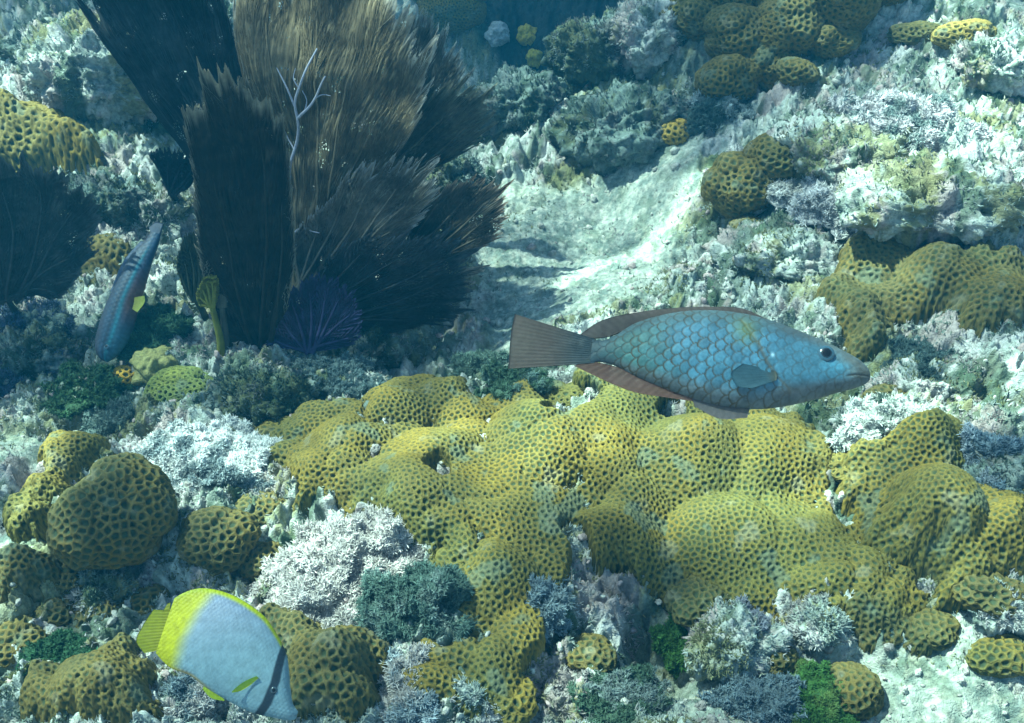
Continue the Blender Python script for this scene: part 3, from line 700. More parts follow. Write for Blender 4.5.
def rubble():
    rg = np.random.default_rng(950); n = 2600
    y = .5*(3.2/.5)**rg.random(n); x = (rg.random(n)*2-1)*(.2+.56*y); z = H(x, y)
    U, Fq = sphere_grid(5); nv = len(U)
    sz = (.0025+.006*rg.random(n)**3)*(1+.3*(y-1).clip(0))
    A = rg.normal(size=(n, 3, 3)); Q, _ = np.linalg.qr(A)
    sc = np.stack([sz, sz*(.5+.5*rg.random(n)), sz*(.4+.4*rg.random(n))], -1)
    j = 1+.3*rg.normal(size=(n, nv, 1))*.5
    V = np.einsum('nij,nvj->nvi', Q, U[None]*sc[:, None]*j)+np.stack([x, y, z+sz*.2], -1)[:, None]
    c = np.repeat((rg.choice([0, 1, 2], n)[:, None] == [0]) * 1.0, 1, 1)
    base = mix([.55, .55, .5], [.28, .26, .25], rg.random(n)); base = mix(base, [.45, .34, .34], (rg.random(n) < .2)*.8)
    Fa = (np.arange(n)[:, None, None]*nv+Fq[None]).reshape(-1, 4)
    o = new_mesh('coral_rubble', V.reshape(-1, 3), Fa, M_ROCK, np.repeat(base, nv, 0))
    tag(o, 'scattered coral rubble chips lying on sand and rock', 'rubble', kind='stuff')
rubble()

# ------------------------------------------------------------------ sea fans
def tube_path(pts, r0, r1, sides=6):
    pts = np.asarray(pts, float); n = len(pts); T = np.gradient(pts, axis=0); T /= np.linalg.norm(T, axis=1)[:, None]
    a = np.cross(T, [0.3, 1, .2]); a /= np.linalg.norm(a, axis=1)[:, None]; b = np.cross(T, a)
    r = np.linspace(r0, r1, n)[:, None, None]; an = np.arange(sides)*2*math.pi/sides
    V = pts[:, None]+r*(a[:, None]*np.cos(an)[None, :, None]+b[:, None]*np.sin(an)[None, :, None])
    return V.reshape(-1, 3), grid_faces(n, sides, True)
def catmull(P, n):
    P = np.asarray(P, float); d = np.r_[0, np.cumsum(np.linalg.norm(np.diff(P, axis=0), axis=1))]; t = np.linspace(0, d[-1], n)
    k = np.clip(np.searchsorted(d, t, side='right')-1, 0, len(P)-2); u = ((t-d[k])/(d[k+1]-d[k]))[:, None]
    m = np.gradient(P, d, axis=0); h = (d[k+1]-d[k])[:, None]
    return (2*u**3-3*u**2+1)*P[k]+(u**3-2*u**2+u)*h*m[k]+(-2*u**3+3*u**2)*P[k+1]+(u**3-u**2)*h*m[k+1]
def sea_fan(lab, base_px, outline, depth, yaw, lean, colr, tip, seed, n=2200, curl=.03, ribs=8, rd=.0011, rag=.13, stem_to=None, name='sea_fan', sheet=.985):
    n = int(n*.42); rd = rd*.45
    rg = np.random.default_rng(seed)
    B = along(*base_px, depth)
    # plane of the fan: faces roughly the camera, turned by yaw and leaning back
    cy, sy = math.cos(math.radians(yaw)), math.sin(math.radians(yaw)); cl, s_l = math.cos(math.radians(lean)), math.sin(math.radians(lean))
    Nn = np.array([sy*cl, -cy*cl, s_l]); Xp = np.array([cy, sy, 0]); Yp = np.cross(Nn, Xp); Yp = -Yp if Yp[2] < 0 else Yp
    ol = np.array(outline, float); d = ray(ol[:, 0], ol[:, 1]); t = ((B-CAM)@Nn)/(d@Nn); Wp = CAM+d*t[:, None]-B
    O = np.stack([Wp@Xp, Wp@Yp], -1); O = catmull(O, 240)
    def olf(u):
        q = np.clip(u, 0, 1)*239; i = np.clip(q.astype(int), 0, 238); f = (q-i)[:, None]; return O[i]*(1-f)+O[i+1]*f
    def to3(p, j=0):
        c = curl*(pn2(p[..., 0]*5+seed, p[..., 1]*5, seed)*1.5+pn2(p[..., 0]*14+seed, p[..., 1]*14, seed+1)*.35)
        return B+p[..., 0:1]*Xp+p[..., 1:2]*Yp+(c+j)[..., None]*Nn
    root = empty(name, B)
    # fine branches springing from the ribs
    ru = (np.arange(ribs)+.5)/ribs
    u = rg.random(n); near = np.argmin(np.abs(u[:, None]-ru[None]), 1); uu = ru[near]
    f0 = rg.random(n)**.8*.85
    st = olf(uu)*f0[:, None]; frag = 1+rag*pn2(u*37, u*0+seed, seed)*1.2-.10*rg.random(n)**2*(rg.random(n) < .6)
    en = olf(np.clip(u+.006*rg.normal(size=n), 0, 1))*frag[:, None]
    f1 = np.minimum(1.0, np.maximum(f0+.25, .35+.68*rg.random(n)**.35)); en = st*0+en*f1[:, None]
    mid = (st+en)/2+(olf(uu)-en)*.12*(1-f0)[:, None]
    seg = 8; tt = np.linspace(0, 1, seg+1)
    C2 = ((1-tt)**2)[None, :, None]*st[:, None]+(2*tt*(1-tt))[None, :, None]*mid[:, None]+(tt**2)[None, :, None]*en[:, None]
    C2 += rg.normal(size=(n, seg+1, 2))*.0009
    jit = rg.normal(size=n)*.0010+.0008
    P3 = to3(C2, jit[:, None]*np.ones((1, seg+1)))
    sides = 3; T = np.gradient(P3, axis=1); T /= np.linalg.norm(T, axis=2)[..., None]+1e-9
    a = np.cross(T, Nn); a /= np.linalg.norm(a, axis=2)[..., None]+1e-9
    r = rd*(.7+.6*rg.random(n))[:, None]*(1-.45*tt)[None]
    V = np.stack([P3+(a*math.cos(an)+Nn*math.sin(an))*r[..., None] for an in (0, 2.09, 4.18)], 2)
    q = np.array([[k*3+s, k*3+(s+1) % 3, (k+1)*3+(s+1) % 3, (k+1)*3+s] for k in range(seg) for s in range(3)])
    Fa = (np.arange(n)[:, None, None]*((seg+1)*3)+q[None]).reshape(-1, 4)
    rel = np.linalg.norm(C2, axis=2)/(np.linalg.norm(olf(u), axis=1)[:, None]+1e-9)
    pat = pn2(C2[..., 0]*12, C2[..., 1]*12, seed+4)
    c = mix(np.array(colr)*.8, np.array(colr)*1.35, ss(-.3, .5, pat)); c = mix(c, tip, ss(.90, 1.04, rel)*.8); c = c*(.88+.24*rg.random((n, 1, 1)))  # tip colour paints the sunlit rim into the blade edge
    c = np.repeat(c[:, :, None], 3, 2)
    # inner web: a thin sheet with thickness, ridged along the branches
    nr = 60; nu = 420; us = np.linspace(.004, .996, nu); rs = np.linspace(.02, 1, nr)
    edge = sheet*(1+.045*np.abs(pn2(us*260, us*0, seed+28))+rag*pn2(us*37, us*0+seed, seed)*1.2+.05*pn2(us*95, us*0, seed+8)+.03*pn2(us*190, us*0, seed+18))
    G = olf(us)[None]*(rs[:, None]*edge[None])[..., None]
    dun = np.min(np.abs(us[:, None]-ru[None]), 1); Gl = np.linalg.norm(G, axis=2)+.01
    fe = Gl*1.0-1.1*dun[None]*np.linalg.norm(O[-1]-O[0])*2+.010*pn2(G[..., 0]*18, G[..., 1]*18, seed+31)
    fea = np.sin(fe*2*math.pi/.0085+3*pn2(G[..., 0]*30, G[..., 1]*30, seed+32))*ss(-.5, .3, pn2(G[..., 0]*24, G[..., 1]*24, seed+33))
    hz = .0016*fea+.0016*pn2(np.broadcast_to(us[None]*170, G.shape[:2]), np.broadcast_to(rs[:, None]*6, G.shape[:2]), seed+2)
    S1 = to3(G, hz+.0006).reshape(-1, 3); S2 = to3(G, hz-.0006).reshape(-1, 3)
    fg = grid_faces(nr, nu); m_ = nr*nu
    rim = np.concatenate([np.arange(nu), np.arange(nr)*nu+nu-1, (nr-1)*nu+np.arange(nu)[::-1], (np.arange(nr)*nu)[::-1]])
    rf = np.stack([rim[:-1], rim[1:], rim[1:]+m_, rim[:-1]+m_], -1)
    pc = pn2(G[..., 0]*30, G[..., 1]*30, seed+6).ravel()
    bz = ss(.93, 1.0, np.broadcast_to(rs[:, None], G.shape[:2])).ravel(); ug, rg_ = np.broadcast_to(us[None], G.shape[:2]), np.broadcast_to(rs[:, None], G.shape[:2]); cs = mix(np.array(colr)*np.clip(1+.45*pc+.6*pn2(G[..., 0]*22+4*pn2(G[..., 0]*5, G[..., 1]*5, 3), G[..., 1]*70, seed+7).ravel()+.35*pn2(ug*90, rg_*5, seed+9).ravel()+.38*fea.ravel(), .25, 3)[:, None], tip, bz*.7); cs = np.concatenate([cs, cs])
    off = len(V.reshape(-1, 3))
    bl = new_mesh('fan_blade', np.concatenate([V.reshape(-1, 3), S1, S2]), np.concatenate([Fa, fg+off, fg[:, ::-1]+off+m_, rf+off]), M_FAN, np.concatenate([c.reshape(-1, 3), cs]))
    la = bl.data.attributes.new('Lace', 'FLOAT', 'POINT'); lv = np.zeros(off+2*m_, np.float32); lv[off:] = 1; la.data.foreach_set('value', lv)
    under(root, bl)
    for k in range(ribs):
        p = olf(np.array([ru[k]]))[0]; tq = np.linspace(0, .8, 14)[:, None]; pp = p*tq+np.array([-p[1], p[0]])*.05*np.sin(tq*3+k)
        v, f = tube_path(to3(pp, .002), .0035, .0012)
        under(root, new_mesh('rib', v, f, M_FAN, np.array(colr)*1.2*np.ones((len(v), 1))))
    if stem_to is not None:
        g = hit1(*stem_to); g[2] -= .02
        v, f = tube_path(catmull([g, (g+B)/2+np.array([.01, 0, 0]), B], 12), .008, .004, 8)
        under(root, new_mesh('stem', v, f, M_FAN, np.array(colr)*np.ones((len(v), 1))))
    tag(root, lab, 'sea fan', 'sea fans in the clump at upper left')
    return root, to3, B, Nn, Xp, Yp
DK = (.045, .055, .058); BRN = (.075, .06, .04); TAN = (.20, .155, .095)
g0 = hit1(300, 335); FD = float(np.dot(g0-CAM, FWD))
sea_fan('huge dark navy sea fan reaching out of the top edge, leftmost of the clump', (285,290), [(215,250),(203,200),(194,155),(165,125),(132,75),(75,-10),(90,-60),(150,-80),(195,-60),(222,20),(262,80),(285,150)], FD+.22, 12, 10, DK, (.05,.06,.07), 301, 3600, curl=.05, stem_to=(296,330), ribs=9, rd=.0016)
sea_fan('tallest near-black sea fan blade with a jagged pale-rimmed top, front left of the clump', (262,352), [(214,368),(212,300),(203,240),(196,170),(193,105),(204,100),(203,68),(216,72),(236,70),(243,92),(262,98),(275,112),(284,150),(290,200),(294,260),(288,310)], FD-.10, -8, 4, (.030,.026,.020), (.42,.38,.3), 302, 2800, curl=.02, stem_to=(262,365), ribs=6, rag=.05)
r3, to3_3, B3, N3, X3, Y3 = sea_fan('broad sunlit brown sea fan with white bare branches in the middle of the clump', (300,290), [(288,240),(284,170),(262,100),(240,30),(235,-30),(270,-60),(330,-50),(372,-40),(398,-5),(418,40),(428,80),(426,110),(405,140),(375,158),(345,185),(325,230)], FD+.02, -10, 24, TAN, (.6,.56,.5), 303, 5200, curl=.045, stem_to=(300,330), ribs=9)
sea_fan('upright grey brown sea fan lobe behind the right edge of the sunlit fan', (360,200), [(385,130),(395,70),(402,30),(420,12),(445,40),(462,60),(464,85),(450,115),(410,150)], FD+.14, -6, 20, (.16,.15,.12), (.5,.54,.56), 304, 2200, curl=.03, stem_to=(320,325), rd=.0014)
sea_fan('rounded dark sea fan lobe right of the sunlit fan, below the upright lobe', (350,215), [(380,120),(420,98),(460,85),(486,95),(488,120),(478,145),(455,160),(410,178),(380,190)], FD+.10, 4, 12, (.12,.11,.08), (.26,.26,.2), 305, 2000, curl=.03, stem_to=(320,330), rd=.0013)
sea_fan('wide grey brown sea fan lobe with pale ragged top, below the sunlit fan', (302,292), [(285,250),(300,225),(335,195),(352,172),(385,165),(432,170),(436,190),(425,210),(405,235),(370,255)], FD-.04, -6, 30, (.17,.15,.12), (.5,.5,.5), 306, 2400, curl=.035, stem_to=(302,330))
sea_fan('small sea fan lobe with rusty sunlit top, rightmost of the clump', (400,275), [(415,210),(432,192),(455,183),(480,180),(502,188),(504,215),(498,235),(470,252),(440,262)], FD+.02, -4, 22, (.10,.085,.065), (.6,.42,.3), 307, 1600, curl=.03, stem_to=(345,335), rd=.0013)
sea_fan('shadowed blackish sea fan lobe spreading low over the sand edge', (310,315), [(318,262),(350,240),(400,232),(450,240),(470,258),(468,290),(455,318),(420,332),(370,335)], FD-.02, 8, 14, (.045,.05,.055), (.12,.13,.14), 308, 2400, curl=.04, stem_to=(312,332))
sea_fan('deep violet blue sea fan skirt at the very foot of the clump', (310,352), [(262,345),(268,318),(285,296),(305,285),(330,290),(348,305),(358,330),(352,348)], FD-.12, -4, 14, (.035,.034,.10), (.06,.06,.17), 309, 1800, curl=.04, stem_to=(310,358))
sea_fan('round dark bushy sea fan cut by the left edge', (8,300), [(-60,300),(-75,240),(-60,190),(-20,168),(30,165),(70,178),(88,205),(90,245),(78,280),(50,305)], FD-.02, -6, 6, (.045,.05,.05), (.12,.14,.15), 310, 3600, curl=.04, stem_to=(8,318))
sea_fan('slim grey green sea fan leaf standing left of the black blade', (196,300), [(184,290),(176,265),(180,248),(190,232),(200,238),(206,262),(204,290)], FD-.02, 5, 4, (.07,.08,.05), (.13,.15,.1), 311, 900, curl=.01, stem_to=(200,325), rag=.03)
sea_fan('short grey sea fan strip hanging beside the edge of the black blade', (222,306), [(214,300),(206,278),(202,250),(206,230),(214,232),(220,262),(228,290),(228,302)], FD-.14, 5, 4, (.10,.10,.08), (.2,.2,.17), 312, 700, curl=.01, rag=.03, stem_to=(213,372))
sea_fan('little yellow green leaf shaped fan beside the edge of the black blade', (212,306), [(200,308),(196,298),(200,285),(208,274),(217,275),(219,290),(216,304)], FD-.15, 0, 4, (.20,.21,.04), (.3,.3,.08), 313, 500, curl=.006, rag=.05, stem_to=(214,374))
sea_fan('dark sea fan scrap peeping from the top edge above the sunlit fan', (330,45), [(312,20),(308,-20),(325,-35),(345,-20),(344,10),(336,40)], FD-.02, 0, 6, (.03,.027,.02), (.2,.16,.07), 314, 700, curl=.01)
sea_fan('small dark sea fan blade standing in for the dark hole in the left slope', (172,195), [(150,150),(165,146),(185,150),(198,156),(199,170),(190,186),(160,180)], FD+.2, 0, 6, (.02,.03,.045), (.03,.05,.06), 315, 900, curl=.02, stem_to=(172,200), rd=.0014)  # near-black blade paints the darkness of a hole
def bare(pxs, r0, r1):
    d = ray(np.array([p[0] for p in pxs]), np.array([p[1] for p in pxs])); t = ((B3-CAM)@N3)/(d@N3)
    Wq = catmull(CAM+d*t[:, None], 24)-B3; p = np.stack([Wq@X3, Wq@Y3], -1)
    v, f = tube_path(to3_3(p, np.full(24, .016)), r0, r1, 7); under(r3, new_mesh('bare_branch', v, f, M_BARE))
bare([(289,192),(292,165),(304,120),(303,105),(310,85),(322,50)], .0030, .0014)
bare([(304,119),(316,108),(334,78)], .0026, .0012)
bare([(303,108),(297,90),(287,70)], .0018, .0008)
bare([(292,238),(305,228),(328,231)], .0022, .0010)
bare([(290,240),(272,222),(235,200)], .0018, .0008)
bare([(296,150),(289,138),(286,128)], .0014, .0006)
bare([(312,112),(314,100),(311,92)], .0012, .0006)
bare([(321,100),(330,96),(338,97)], .0012, .0005)
bare([(308,90),(303,80),(304,70)], .0012, .0005)
bare([(262,214),(256,204),(240,212)], .0012, .0005)

# ------------------------------------------------------------------ fish
class Fish:
    def __init__(s, name, anchor, depth, pitch_up, yaw, label, axis):
        s.A = along(*anchor, depth); s.a = np.array(anchor, float); s.k = depth/F
        # fish plane between the picture's upright and the true upright
        al = math.radians(pitch_up); u = UP*math.cos(al)+(-FWD)*(-math.sin(al)) if False else UP*math.cos(al)-FWD*math.sin(al)*-1*-1
        n0 = np.cross(RIGHT, u); 
        yw = math.radians(yaw); s.X = RIGHT*math.cos(yw)+n0*math.sin(yw); s.Y = u; s.N = np.cross(s.X, s.Y)
        s.V = []; s.F = []; s.C = []; s.M = []; s.off = 0
        s.ax = np.array(axis, float); s.ax /= np.linalg.norm(s.ax); s.ay = np.array([s.ax[1], -s.ax[0]])  # picture px, y down; ay points to the back
        s.label = label; s.name = name
    def w(s, p, z):
        """picture-like px (n,2) and thickness px -> world"""
        q = np.asarray(p, float)-s.a
        return s.A+(q[..., 0:1]*s.X-q[..., 1:2]*s.Y+np.asarray(z)[..., None]*s.N)*s.k
    def add(s, V, Fa, C, mi):
        s.V.append(V.reshape(-1, 3)); s.F.append(Fa+s.off); s.C.append(np.broadcast_to(C, V.shape).reshape(-1, 3)); s.M.append(np.full(len(Fa), mi)); s.off += V.size//3
    def body(s, top, bot, wid, colf, nu=420, nv=150, relief=None, power=1.0):
        top = np.array(top, float); bot = np.array(bot, float)
        ut, vt = (top-s.a)@s.ax, (top-s.a)@s.ay; ub, vb = (bot-s.a)@s.ax, (bot-s.a)@s.ay
        u0 = max(ut.min(), ub.min()); u1 = min(ut.max(), ub.max())
        def sm(us, xs, ys):
            o = np.argsort(xs); P = catmull(np.stack([xs[o], ys[o]], -1), 400); return np.interp(us, P[:, 0], P[:, 1])
        th = np.linspace(0, 1, nu); u = u0+(u1-u0)*(.5-.5*np.cos(math.pi*(.06+.94*th)))
        u = np.unique(np.clip(u, u0, u1)); nu = len(u)
        T = sm(u, ut, vt); Bm = sm(u, ub, vb); mid = (T+Bm)/2; hh = np.maximum((T-Bm)/2, .15)
        f = (u-u0)/(u1-u0); ww = np.interp(u, *(lambda P: (P[:, 0], P[:, 1]))(catmull(np.stack([u0+(u1-u0)*np.array(wid[0], float), np.array(wid[1], float)], -1), 300)))
        end = np.sqrt(np.clip(1-((f-.93)/.07).clip(0, 1)**2, .0, 1)); ww = ww*np.maximum(end, .02)
        ph = np.arange(nv)*2*math.pi/nv
        c = np.cos(ph); sn = np.sin(ph)
        vv = mid[:, None]+hh[:, None]*c[None]; zz = ww[:, None]*np.sign(sn)*np.abs(sn)**power
        p = s.a+u[:, None, None]*s.ax+vv[..., None]*s.ay
        col, rel = colf(p, f[:, None]*np.ones_like(vv), c[None]*np.ones_like(vv), sn[None]*np.ones_like(vv))
        zz = zz+rel*np.sign(sn)[None]
        V = s.w(p, zz); s.add(V, grid_faces(nu, nv, True), col, 0)
    def fin(s, A, Bx, colf, z0=0, z1=0, n=80, m=14, rays=22, thick=.7, side=0, reverse=False):
        """sheet with thickness between root line A and free edge Bx"""
        a = catmull(A, n); b = catmull(Bx, n); t = np.linspace(0, 1, m)
        p = a[:, None]*(1-t)[None, :, None]+b[:, None]*t[None, :, None]
        ray_ = .5+.5*np.cos(np.arange(n)/n*rays*2*math.pi)
        th = thick*(1-.75*t)[None]*(.8+.2*ray_)[:, None]
        z = (z0*(1-t)+z1*t)[None]+0*th
        col = colf(p, t[None]*np.ones((n, 1)), ray_[:, None]*np.ones((1, m)))
        V = np.concatenate([s.w(p, z+th).reshape(-1, 3), s.w(p, z-th).reshape(-1, 3)]); g = grid_faces(n, m); M_ = n*m
        rim = np.concatenate([np.arange(m), np.arange(n)*m+m-1, (n-1)*m+np.arange(m)[::-1], (np.arange(n)*m)[::-1]])
        rf = np.stack([rim[:-1], rim[1:], rim[1:]+M_, rim[:-1]+M_], -1)
        col = col.reshape(-1, 3); s.add(V, np.concatenate([g, g[:, ::-1]+M_, rf]), np.concatenate([col, col]), 1)
    def finish(s):
        V = np.concatenate(s.V); o = new_mesh(s.name, V-s.A, np.concatenate(s.F), [M_FISH, M_FIN], np.concatenate(s.C), mi=np.concatenate(s.M))
        o.location = tuple(s.A); tag(o, s.label, 'fish'); s.o = o; return o
    def eye(s, c, r, z, cols):
        U, Fq = sphere_grid(24)
        fl = .45
        p = np.array(c, float)+np.stack([U[:, 0], -U[:, 1]], -1)*r
        V = s.w(p, z+U[:, 2]*r*fl)
        rad = np.hypot(U[:, 0], U[:, 1])+(U[:, 2] < 0)*1.0
        C = np.where((rad < .48)[:, None], cols[0], np.where((rad < .62)[:, None], cols[1], cols[2]))
        new_mesh('eye', V-s.A, Fq, M_EYE, C, parent=s.o)
def hexscale(u, v, su, sv):
    """overlapping scale pattern; returns 0 at scale edge to 1 in its middle"""
    best = np.full(u.shape, 9.0); sec = np.full(u.shape, 9.0)
    j0 = np.floor(v/sv)
    for dj in (-1, 0, 1, 2):
        j = j0+dj; sh = (j % 2)*.5; i0 = np.floor(u/su-sh)
        for di in (-1, 0, 1, 2):
            cu = (i0+di+sh)*su; cv = j*sv
            d = np.sqrt(((u-cu)/su)**2+((v-cv)/sv*.86)**2)
            n = d < best; sec = np.where(n, best, np.minimum(sec, d)); best = np.where(n, d, best)
    return np.clip((sec-best)*1.6, 0, 1)

def overscale(a, b, sa, sb, Ra, Rb):
    """scales lying over one another like tiles, free edge towards -b; 0 at the free edge"""
    top_ = np.full(a.shape, -1e9); t_ = np.ones(a.shape); cr = np.zeros(a.shape); j0 = np.floor(b/sb)
    for dj in (-1, 0, 1, 2, 3):
        j = j0+dj; sh = (j % 2)*.5; i0 = np.floor(a/sa-sh)
        for di in (-1, 0, 1, 2):
            ii = i0+di; jr = .8*np.sin(ii*12.9+j*78.2); ca = (ii+sh)*sa+jr; cb = j*sb+jr*.7
            d = np.sqrt(((a-ca)/Ra)**2+((b-cb)/Rb)**2); ok = (d < 1) & (j > top_)
            top_ = np.where(ok, j, top_); t_ = np.where(ok, d, t_); cr = np.where(ok, np.sin(ii*45.3+j*23.7), cr)
    return np.clip((1-t_)*3.4, 0, 1), cr
# -- the large blue parrotfish
f = Fish('parrotfish', (690, 362), .78, -18, 6, 'large blue fish with brown-edged scales and brown tail, swimming right above the central coral', (271, 33))
top = [(588,333),(600,336),(640,318),(680,309),(720,309),(755,316),(790,330),(820,345),(845,360),(856,368),(862,376),(863,380)]
bot = [(588,360),(600,359),(640,378),(680,396),(720,409),(760,412),(800,406),(830,398),(850,393),(859,389),(862,386),(863,383)]
def pcol(p, f_, c, sn):
    x, y = p[..., 0], p[..., 1]; shp = x.shape; q = p-np.array([690, 362.])
    u = q@f.ax; v = q@f.ay
    wob = pn2(x*.06, y*.06, 5)*1.5
    sc, scr = overscale(v+wob*.8, u+wob, 12.0, 8.2, 7.8, 11.4)
    shead = ss(752, 790, x+.2*(y-360))
    amt = 1-.62*shead
    edge = (1-ss(.15, .75, sc))*amt*(.62+.5*pn2(x*.05, y*.05, 44)+.2*ss(.9, -.5, c))
    nz = pn2(x*.03, y*.05, 9)
    blue = mix([.10, .30, .30], [.10, .36, .56], ss(625, 700, x+12*nz)); 
    blue = mix(blue, [.13, .46, .68], .6*ss(0, .5, pn2(x*.035, y*.05, 12)+.1)*ss(660, 700, x))
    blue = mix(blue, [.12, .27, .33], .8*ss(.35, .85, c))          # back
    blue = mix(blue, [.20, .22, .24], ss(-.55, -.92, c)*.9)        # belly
    head = mix([.10, .33, .50], [.17, .19, .19], ss(815, 850, x+.35*(362-y)+8*nz))
    head = mix(head, [.13, .19, .23], ss(.35, .8, c)); head = mix(head, [.18, .21, .24], ss(-.45, -.8, c))
    head = mix(head, [.08, .42, .68], .7*np.exp(-(((x-828)/14)**2+((y-377)/5)**2)))
    cc = mix(blue, head, shead)
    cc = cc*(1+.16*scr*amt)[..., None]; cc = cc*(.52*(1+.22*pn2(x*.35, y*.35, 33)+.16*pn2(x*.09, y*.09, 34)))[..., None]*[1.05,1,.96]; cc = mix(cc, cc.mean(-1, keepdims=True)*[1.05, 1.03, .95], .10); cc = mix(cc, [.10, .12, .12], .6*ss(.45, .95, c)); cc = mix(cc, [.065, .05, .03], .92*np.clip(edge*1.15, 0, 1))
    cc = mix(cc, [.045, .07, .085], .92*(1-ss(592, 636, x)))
    # gill cover line and yellow green patch
    gx = np.interp(y, [322, 335, 350, 370, 385, 398], [738, 745, 752, 760, 768, 781])
    gl = np.exp(-((x-gx)/2.0)**2)*ss(318, 330, y)*(1-ss(398, 404, y))
    cc = mix(cc, [.10, .085, .06], .7*gl)
    cc = mix(cc, [.20, .24, .06], .5*np.exp(-(((x-743)/12)**2+((y-338)/14)**2)))
    # mouth
    my = np.interp(x, [835, 845, 858, 866], [386, 384.5, 384, 383.5]); mo = np.exp(-((y-my)/1.1)**2)*ss(834, 840, x)
    cc = mix(cc, [.05, .05, .05], .8*mo)
    # pale spot by the gill
    cc = mix(cc, [.5, .75, .9], .8*np.exp(-(((x-767)/1.6)**2+((y-366)/2.2)**2)))
    rel = .55*sc*amt-.9*gl-.7*mo
    return cc, rel*(np.abs(sn)**.5)
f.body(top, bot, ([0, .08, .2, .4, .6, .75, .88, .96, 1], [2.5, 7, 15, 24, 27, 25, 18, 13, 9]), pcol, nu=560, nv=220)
bro = lambda a, b: (lambda p, t, r: mix(mix(np.array(a), np.array(b), t), np.array(a)*.5, .22*(1-r)))
f.fin([(597,335),(596,347),(595,360)], [(514,304),(511,318),(509,334),(508,350),(507,363)], lambda p, t, r: mix(mix([.05,.075,.09], [.14,.10,.085], ss(.12, .6, t)), [.07,.06,.055], .10*(1-r)+.3*ss(.93,1,t)), n=150, m=40, rays=13, thick=1.6)
f.fin([(590,334),(610,332),(640,320),(680,311),(720,311),(755,318),(775,325)], [(578,331),(600,316),(640,307),(680,303.5),(715,304),(745,307),(770,320)], bro((.09,.065,.06),(.13,.095,.09)), n=160, rays=26, thick=1.4)
f.fin([(592,358),(620,366),(650,380),(685,396),(705,404)], [(574,362),(596,374),(635,392),(662,397.5),(698,404)], bro((.17,.08,.06),(.20,.10,.08)), n=120, rays=18, thick=1.4)
f.fin([(690,400),(715,408),(745,412)], [(692,408),(715,421),(742,421)], bro((.13,.12,.13),(.15,.13,.14)), n=60, rays=8, thick=1.2)
f.fin([(769,382),(770,386),(769,391)], [(738,374),(726,384),(731,396),(745,399)], lambda p, t, r: mix(mix([.11,.11,.08], [.06,.135,.175], ss(.02, .3, t)), [.045,.10,.13], .4*(1-r)), z0=24.5, z1=27.5, n=60, m=16, rays=9, thick=.6)
f.finish(); f.eye((818.5,364.5), 8.2, 20.5, [(.004,.005,.008), (.015,.025,.035), (.04,.09,.13)])

# -- butterflyfish
b = Fish('butterflyfish', (215, 650), .84, -16, -8, 'flat silvery blue fish with yellow tail and black eye bar, at lower left', (1, .25))
btop = [(159,618),(166,606),(172,599.5),(182,593.5),(194,590),(207,590.5),(227,596),(246,606),(262,618),(273,632),(281,645),(286,656),(289,671),(291.5,688),(295,702),(300,709)]
bbot = [(157,652),(172,666),(194,675),(208,685),(231,698),(250,707.5),(264,712),(277,714.5),(290,717),(297,716.5),(300.5,713)]
def bcol(p, f_, c, sn):
    x, y = p[..., 0], p[..., 1]; q = p-np.array([215, 650.]); u = q@b.ax; v = q@b.ay
    body = mix([.125, .16, .24], [.16, .25, .30], ss(600, 680, y+.2*x-40)); body = body*(1+.10*pn2(x*.12, y*.12, 3)+.05*pn2(x*.5, y*.5, 4))[..., None]
    sc = hexscale(u, v, 4.2, 3.2); body = body*(.98+.025*sc+.06*pn2(x*.25, y*.25, 14))[..., None]
    yl = np.array([.27, .265, .004])*(1+.15*pn2(x*.05+u*.2, y*.2, 6))[..., None]
    bx = np.interp(y, [590, 615, 640, 665, 690], [212, 196, 185, 180, 176]); bot_ = ss(-.9, -.985, c)*(1-ss(200, 225, x)); body = mix(body, [.30, .20, .05], bot_*.8)
    t = 1-ss(-10, 9, x-bx); cc = mix(body, yl, t)
    cc = mix(cc, yl*[1, 1.15, 1], ss(.86, .95, c)*(1-ss(278, 288, x)))
    ry = .5+.5*np.cos(u*1.6+v*.5); cc = cc*(1-.14*ry*np.maximum(ss(.8, .92, c), ss(-.85, -.95, c))*(1-ss(255, 285, x)))[..., None]
    lx = np.interp(y, [645, 656, 680, 700, 712], [284, 281, 277, 270, 262]); wd = np.interp(y, [645, 680, 712], [3.5, 4.6, 5.5])
    bar = 1-ss(wd*.7, wd*1.25, np.abs(x-lx)); 
    hd = ss(0, 4, x-lx); cc = mix(cc, [.13, .21, .26], hd*.7)
    cc = mix(cc, [.015, .025, .04], bar)
    mo = np.exp(-((y-712.5)/.9)**2)*ss(291, 295, x); cc = mix(cc, [.12, .15, .17], .6*mo)
    return cc, .25*sc
b.body(btop, bbot, ([0, .1, .25, .4, .55, .7, .85, .95, 1], [1.5, 4, 9, 13, 15, 14.5, 11, 6.5, 4]), bcol, nu=420, nv=170, power=1.1)
ylc = lambda p, t, r: mix([.26, .26, .004], [.24, .26, .006], t)*(1-.25*(1-r))[..., None]
b.fin([(172,612),(167,628),(163,650)], [(152,611),(143,627),(138.5,641),(147,653)], ylc, n=70, m=20, rays=14, thick=1.4)
b.fin([(170,618),(168,612),(168,604)], [(164,622),(161,615),(165,605)], ylc, n=30, m=8, rays=5, thick=1)
b.fin([(208,681),(216,688),(226,694)], [(206,687),(214,695),(228,698.5)], lambda p, t, r: mix([.42,.50,.02], [.36,.48,.02], t), n=40, rays=6, thick=1.2)
b.fin([(261,676.5),(252,684),(243,689),(237,690)], [(259,674.5),(248,679.5),(240,685.5),(236.5,689)], lambda p, t, r: mix([.42,.50,.02], [.32,.50,.05], t), z0=15, z1=19, n=30, m=10, rays=6, thick=.7)
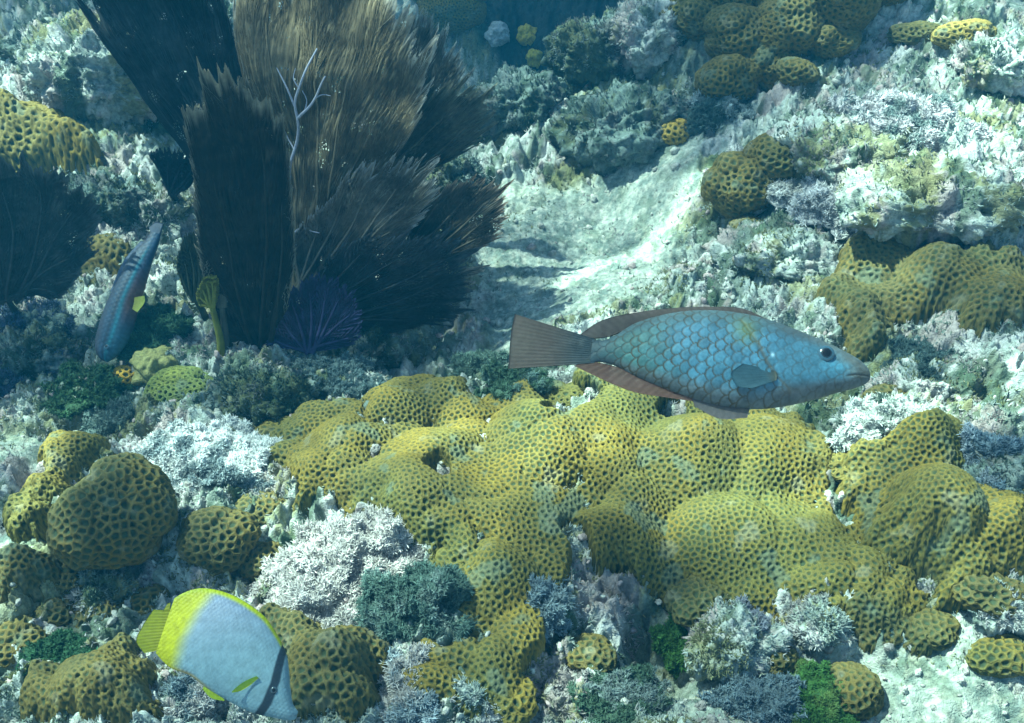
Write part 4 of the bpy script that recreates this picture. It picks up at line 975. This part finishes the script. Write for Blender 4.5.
b.finish(); b.eye((276,688), 3.4, 12.0, [(.004,.005,.008), (.02,.03,.04), (.03,.05,.07)])

# -- slender fish heading down, seen from above its flank
s = Fish('wrasse', (128, 296), 1.55, -14, 10, 'slender dark blue fish with teal stripe heading down, left of the sea fans', (-41, 128))
stop = [(158,226),(157,236),(150,262),(143,290),(139,305),(137,320),(132,340),(124,354),(117,361),(113,363.5)]
sbot = [(147,228),(143,236),(129,252),(118,278),(107,305),(101,328),(99,348),(103,358),(108,362),(112,364)]
def scol(p, f_, c, sn):
    x, y = p[..., 0], p[..., 1]
    cc = mix([.05, .13, .25], [.09, .11, .17], ss(.1, -.6, c)); cc = mix(cc, [.04, .30, .42], np.exp(-((c-.42)/.13)**2)*ss(240, 260, y))
    cc = mix(cc, [.025, .04, .07], np.exp(-((c-.12)/.12)**2)*.6*ss(240, 270, y))
    cc = mix(cc, [.42, .17, .10], .8*np.exp(-((y-300)/24)**2)*ss(.35, .9, c)); cc = mix(cc, [.10, .30, .42], .7*ss(318, 345, y)*ss(.3, .8, c))
    cc = cc*(1+.2*pn2(x*.1, y*.06, 4)+.12*pn2(x*.4, y*.4, 5))[..., None]; wsc = hexscale((p-np.array([128, 296.]))@s.ax, (p-np.array([128, 296.]))@s.ay, 5, 4); cc = cc*(.8+.25*wsc)[..., None]
    return cc*.42, .2*hexscale((p-np.array([128, 296.]))@s.ax, (p-np.array([128, 296.]))@s.ay, 5, 4)
s.body(stop, sbot, ([0, .1, .3, .6, .8, .93, 1], [3, 5, 10, 14, 13, 9, 5]), scol, nu=260, nv=110)
s.fin([(148,232),(153,233),(157,232)], [(144,224),(151,219),(159,221)], bro((.05,.09,.16),(.04,.06,.12)), n=40, rays=10, thick=2)
s.fin([(143,240),(124,262),(112,292)], [(136,238),(121,256),(108,290)], bro((.06,.10,.2),(.12,.16,.24)), n=60, rays=14, thick=1)
s.fin([(139,300),(139,306),(138,312)], [(152,300),(153,305),(146,317)], lambda p, t, r: mix([.20, .20, .03], [.26, .30, .05], t), z0=6, z1=10, n=40, m=10, rays=7, thick=.8)
s.finish(); s.eye((116,350), 3.0, 9.0, [(.004,.005,.008), (.03,.05,.07), (.05,.1,.15)])

# ------------------------------------------------------------------ water haze
def haze():
    x0, x1, y0, y1, z0, z1 = -16, 16, -8, 27, -3.0, 1.5
    V = [(x, y, z) for x in (x0, x1) for y in (y0, y1) for z in (z0, z1)]
    Fq = [(0,1,3,2),(4,6,7,5),(0,4,5,1),(2,3,7,6),(0,2,6,4),(1,5,7,3)]
    m = bpy.data.materials.new('haze'); m.use_nodes = True; N = m.node_tree.nodes; N.clear()
    o = N.new('ShaderNodeOutputMaterial'); v = N.new('ShaderNodeVolumePrincipled')
    v.inputs['Color'].default_value = (.018, .28, .52, 1); v.inputs['Density'].default_value = .062; v.inputs['Anisotropy'].default_value = .2
    m.node_tree.links.new(v.outputs[0], o.inputs['Volume'])
    ob = new_mesh('haze', V, np.array(Fq), m, smooth=False); tag(ob, kind='stuff')
haze()
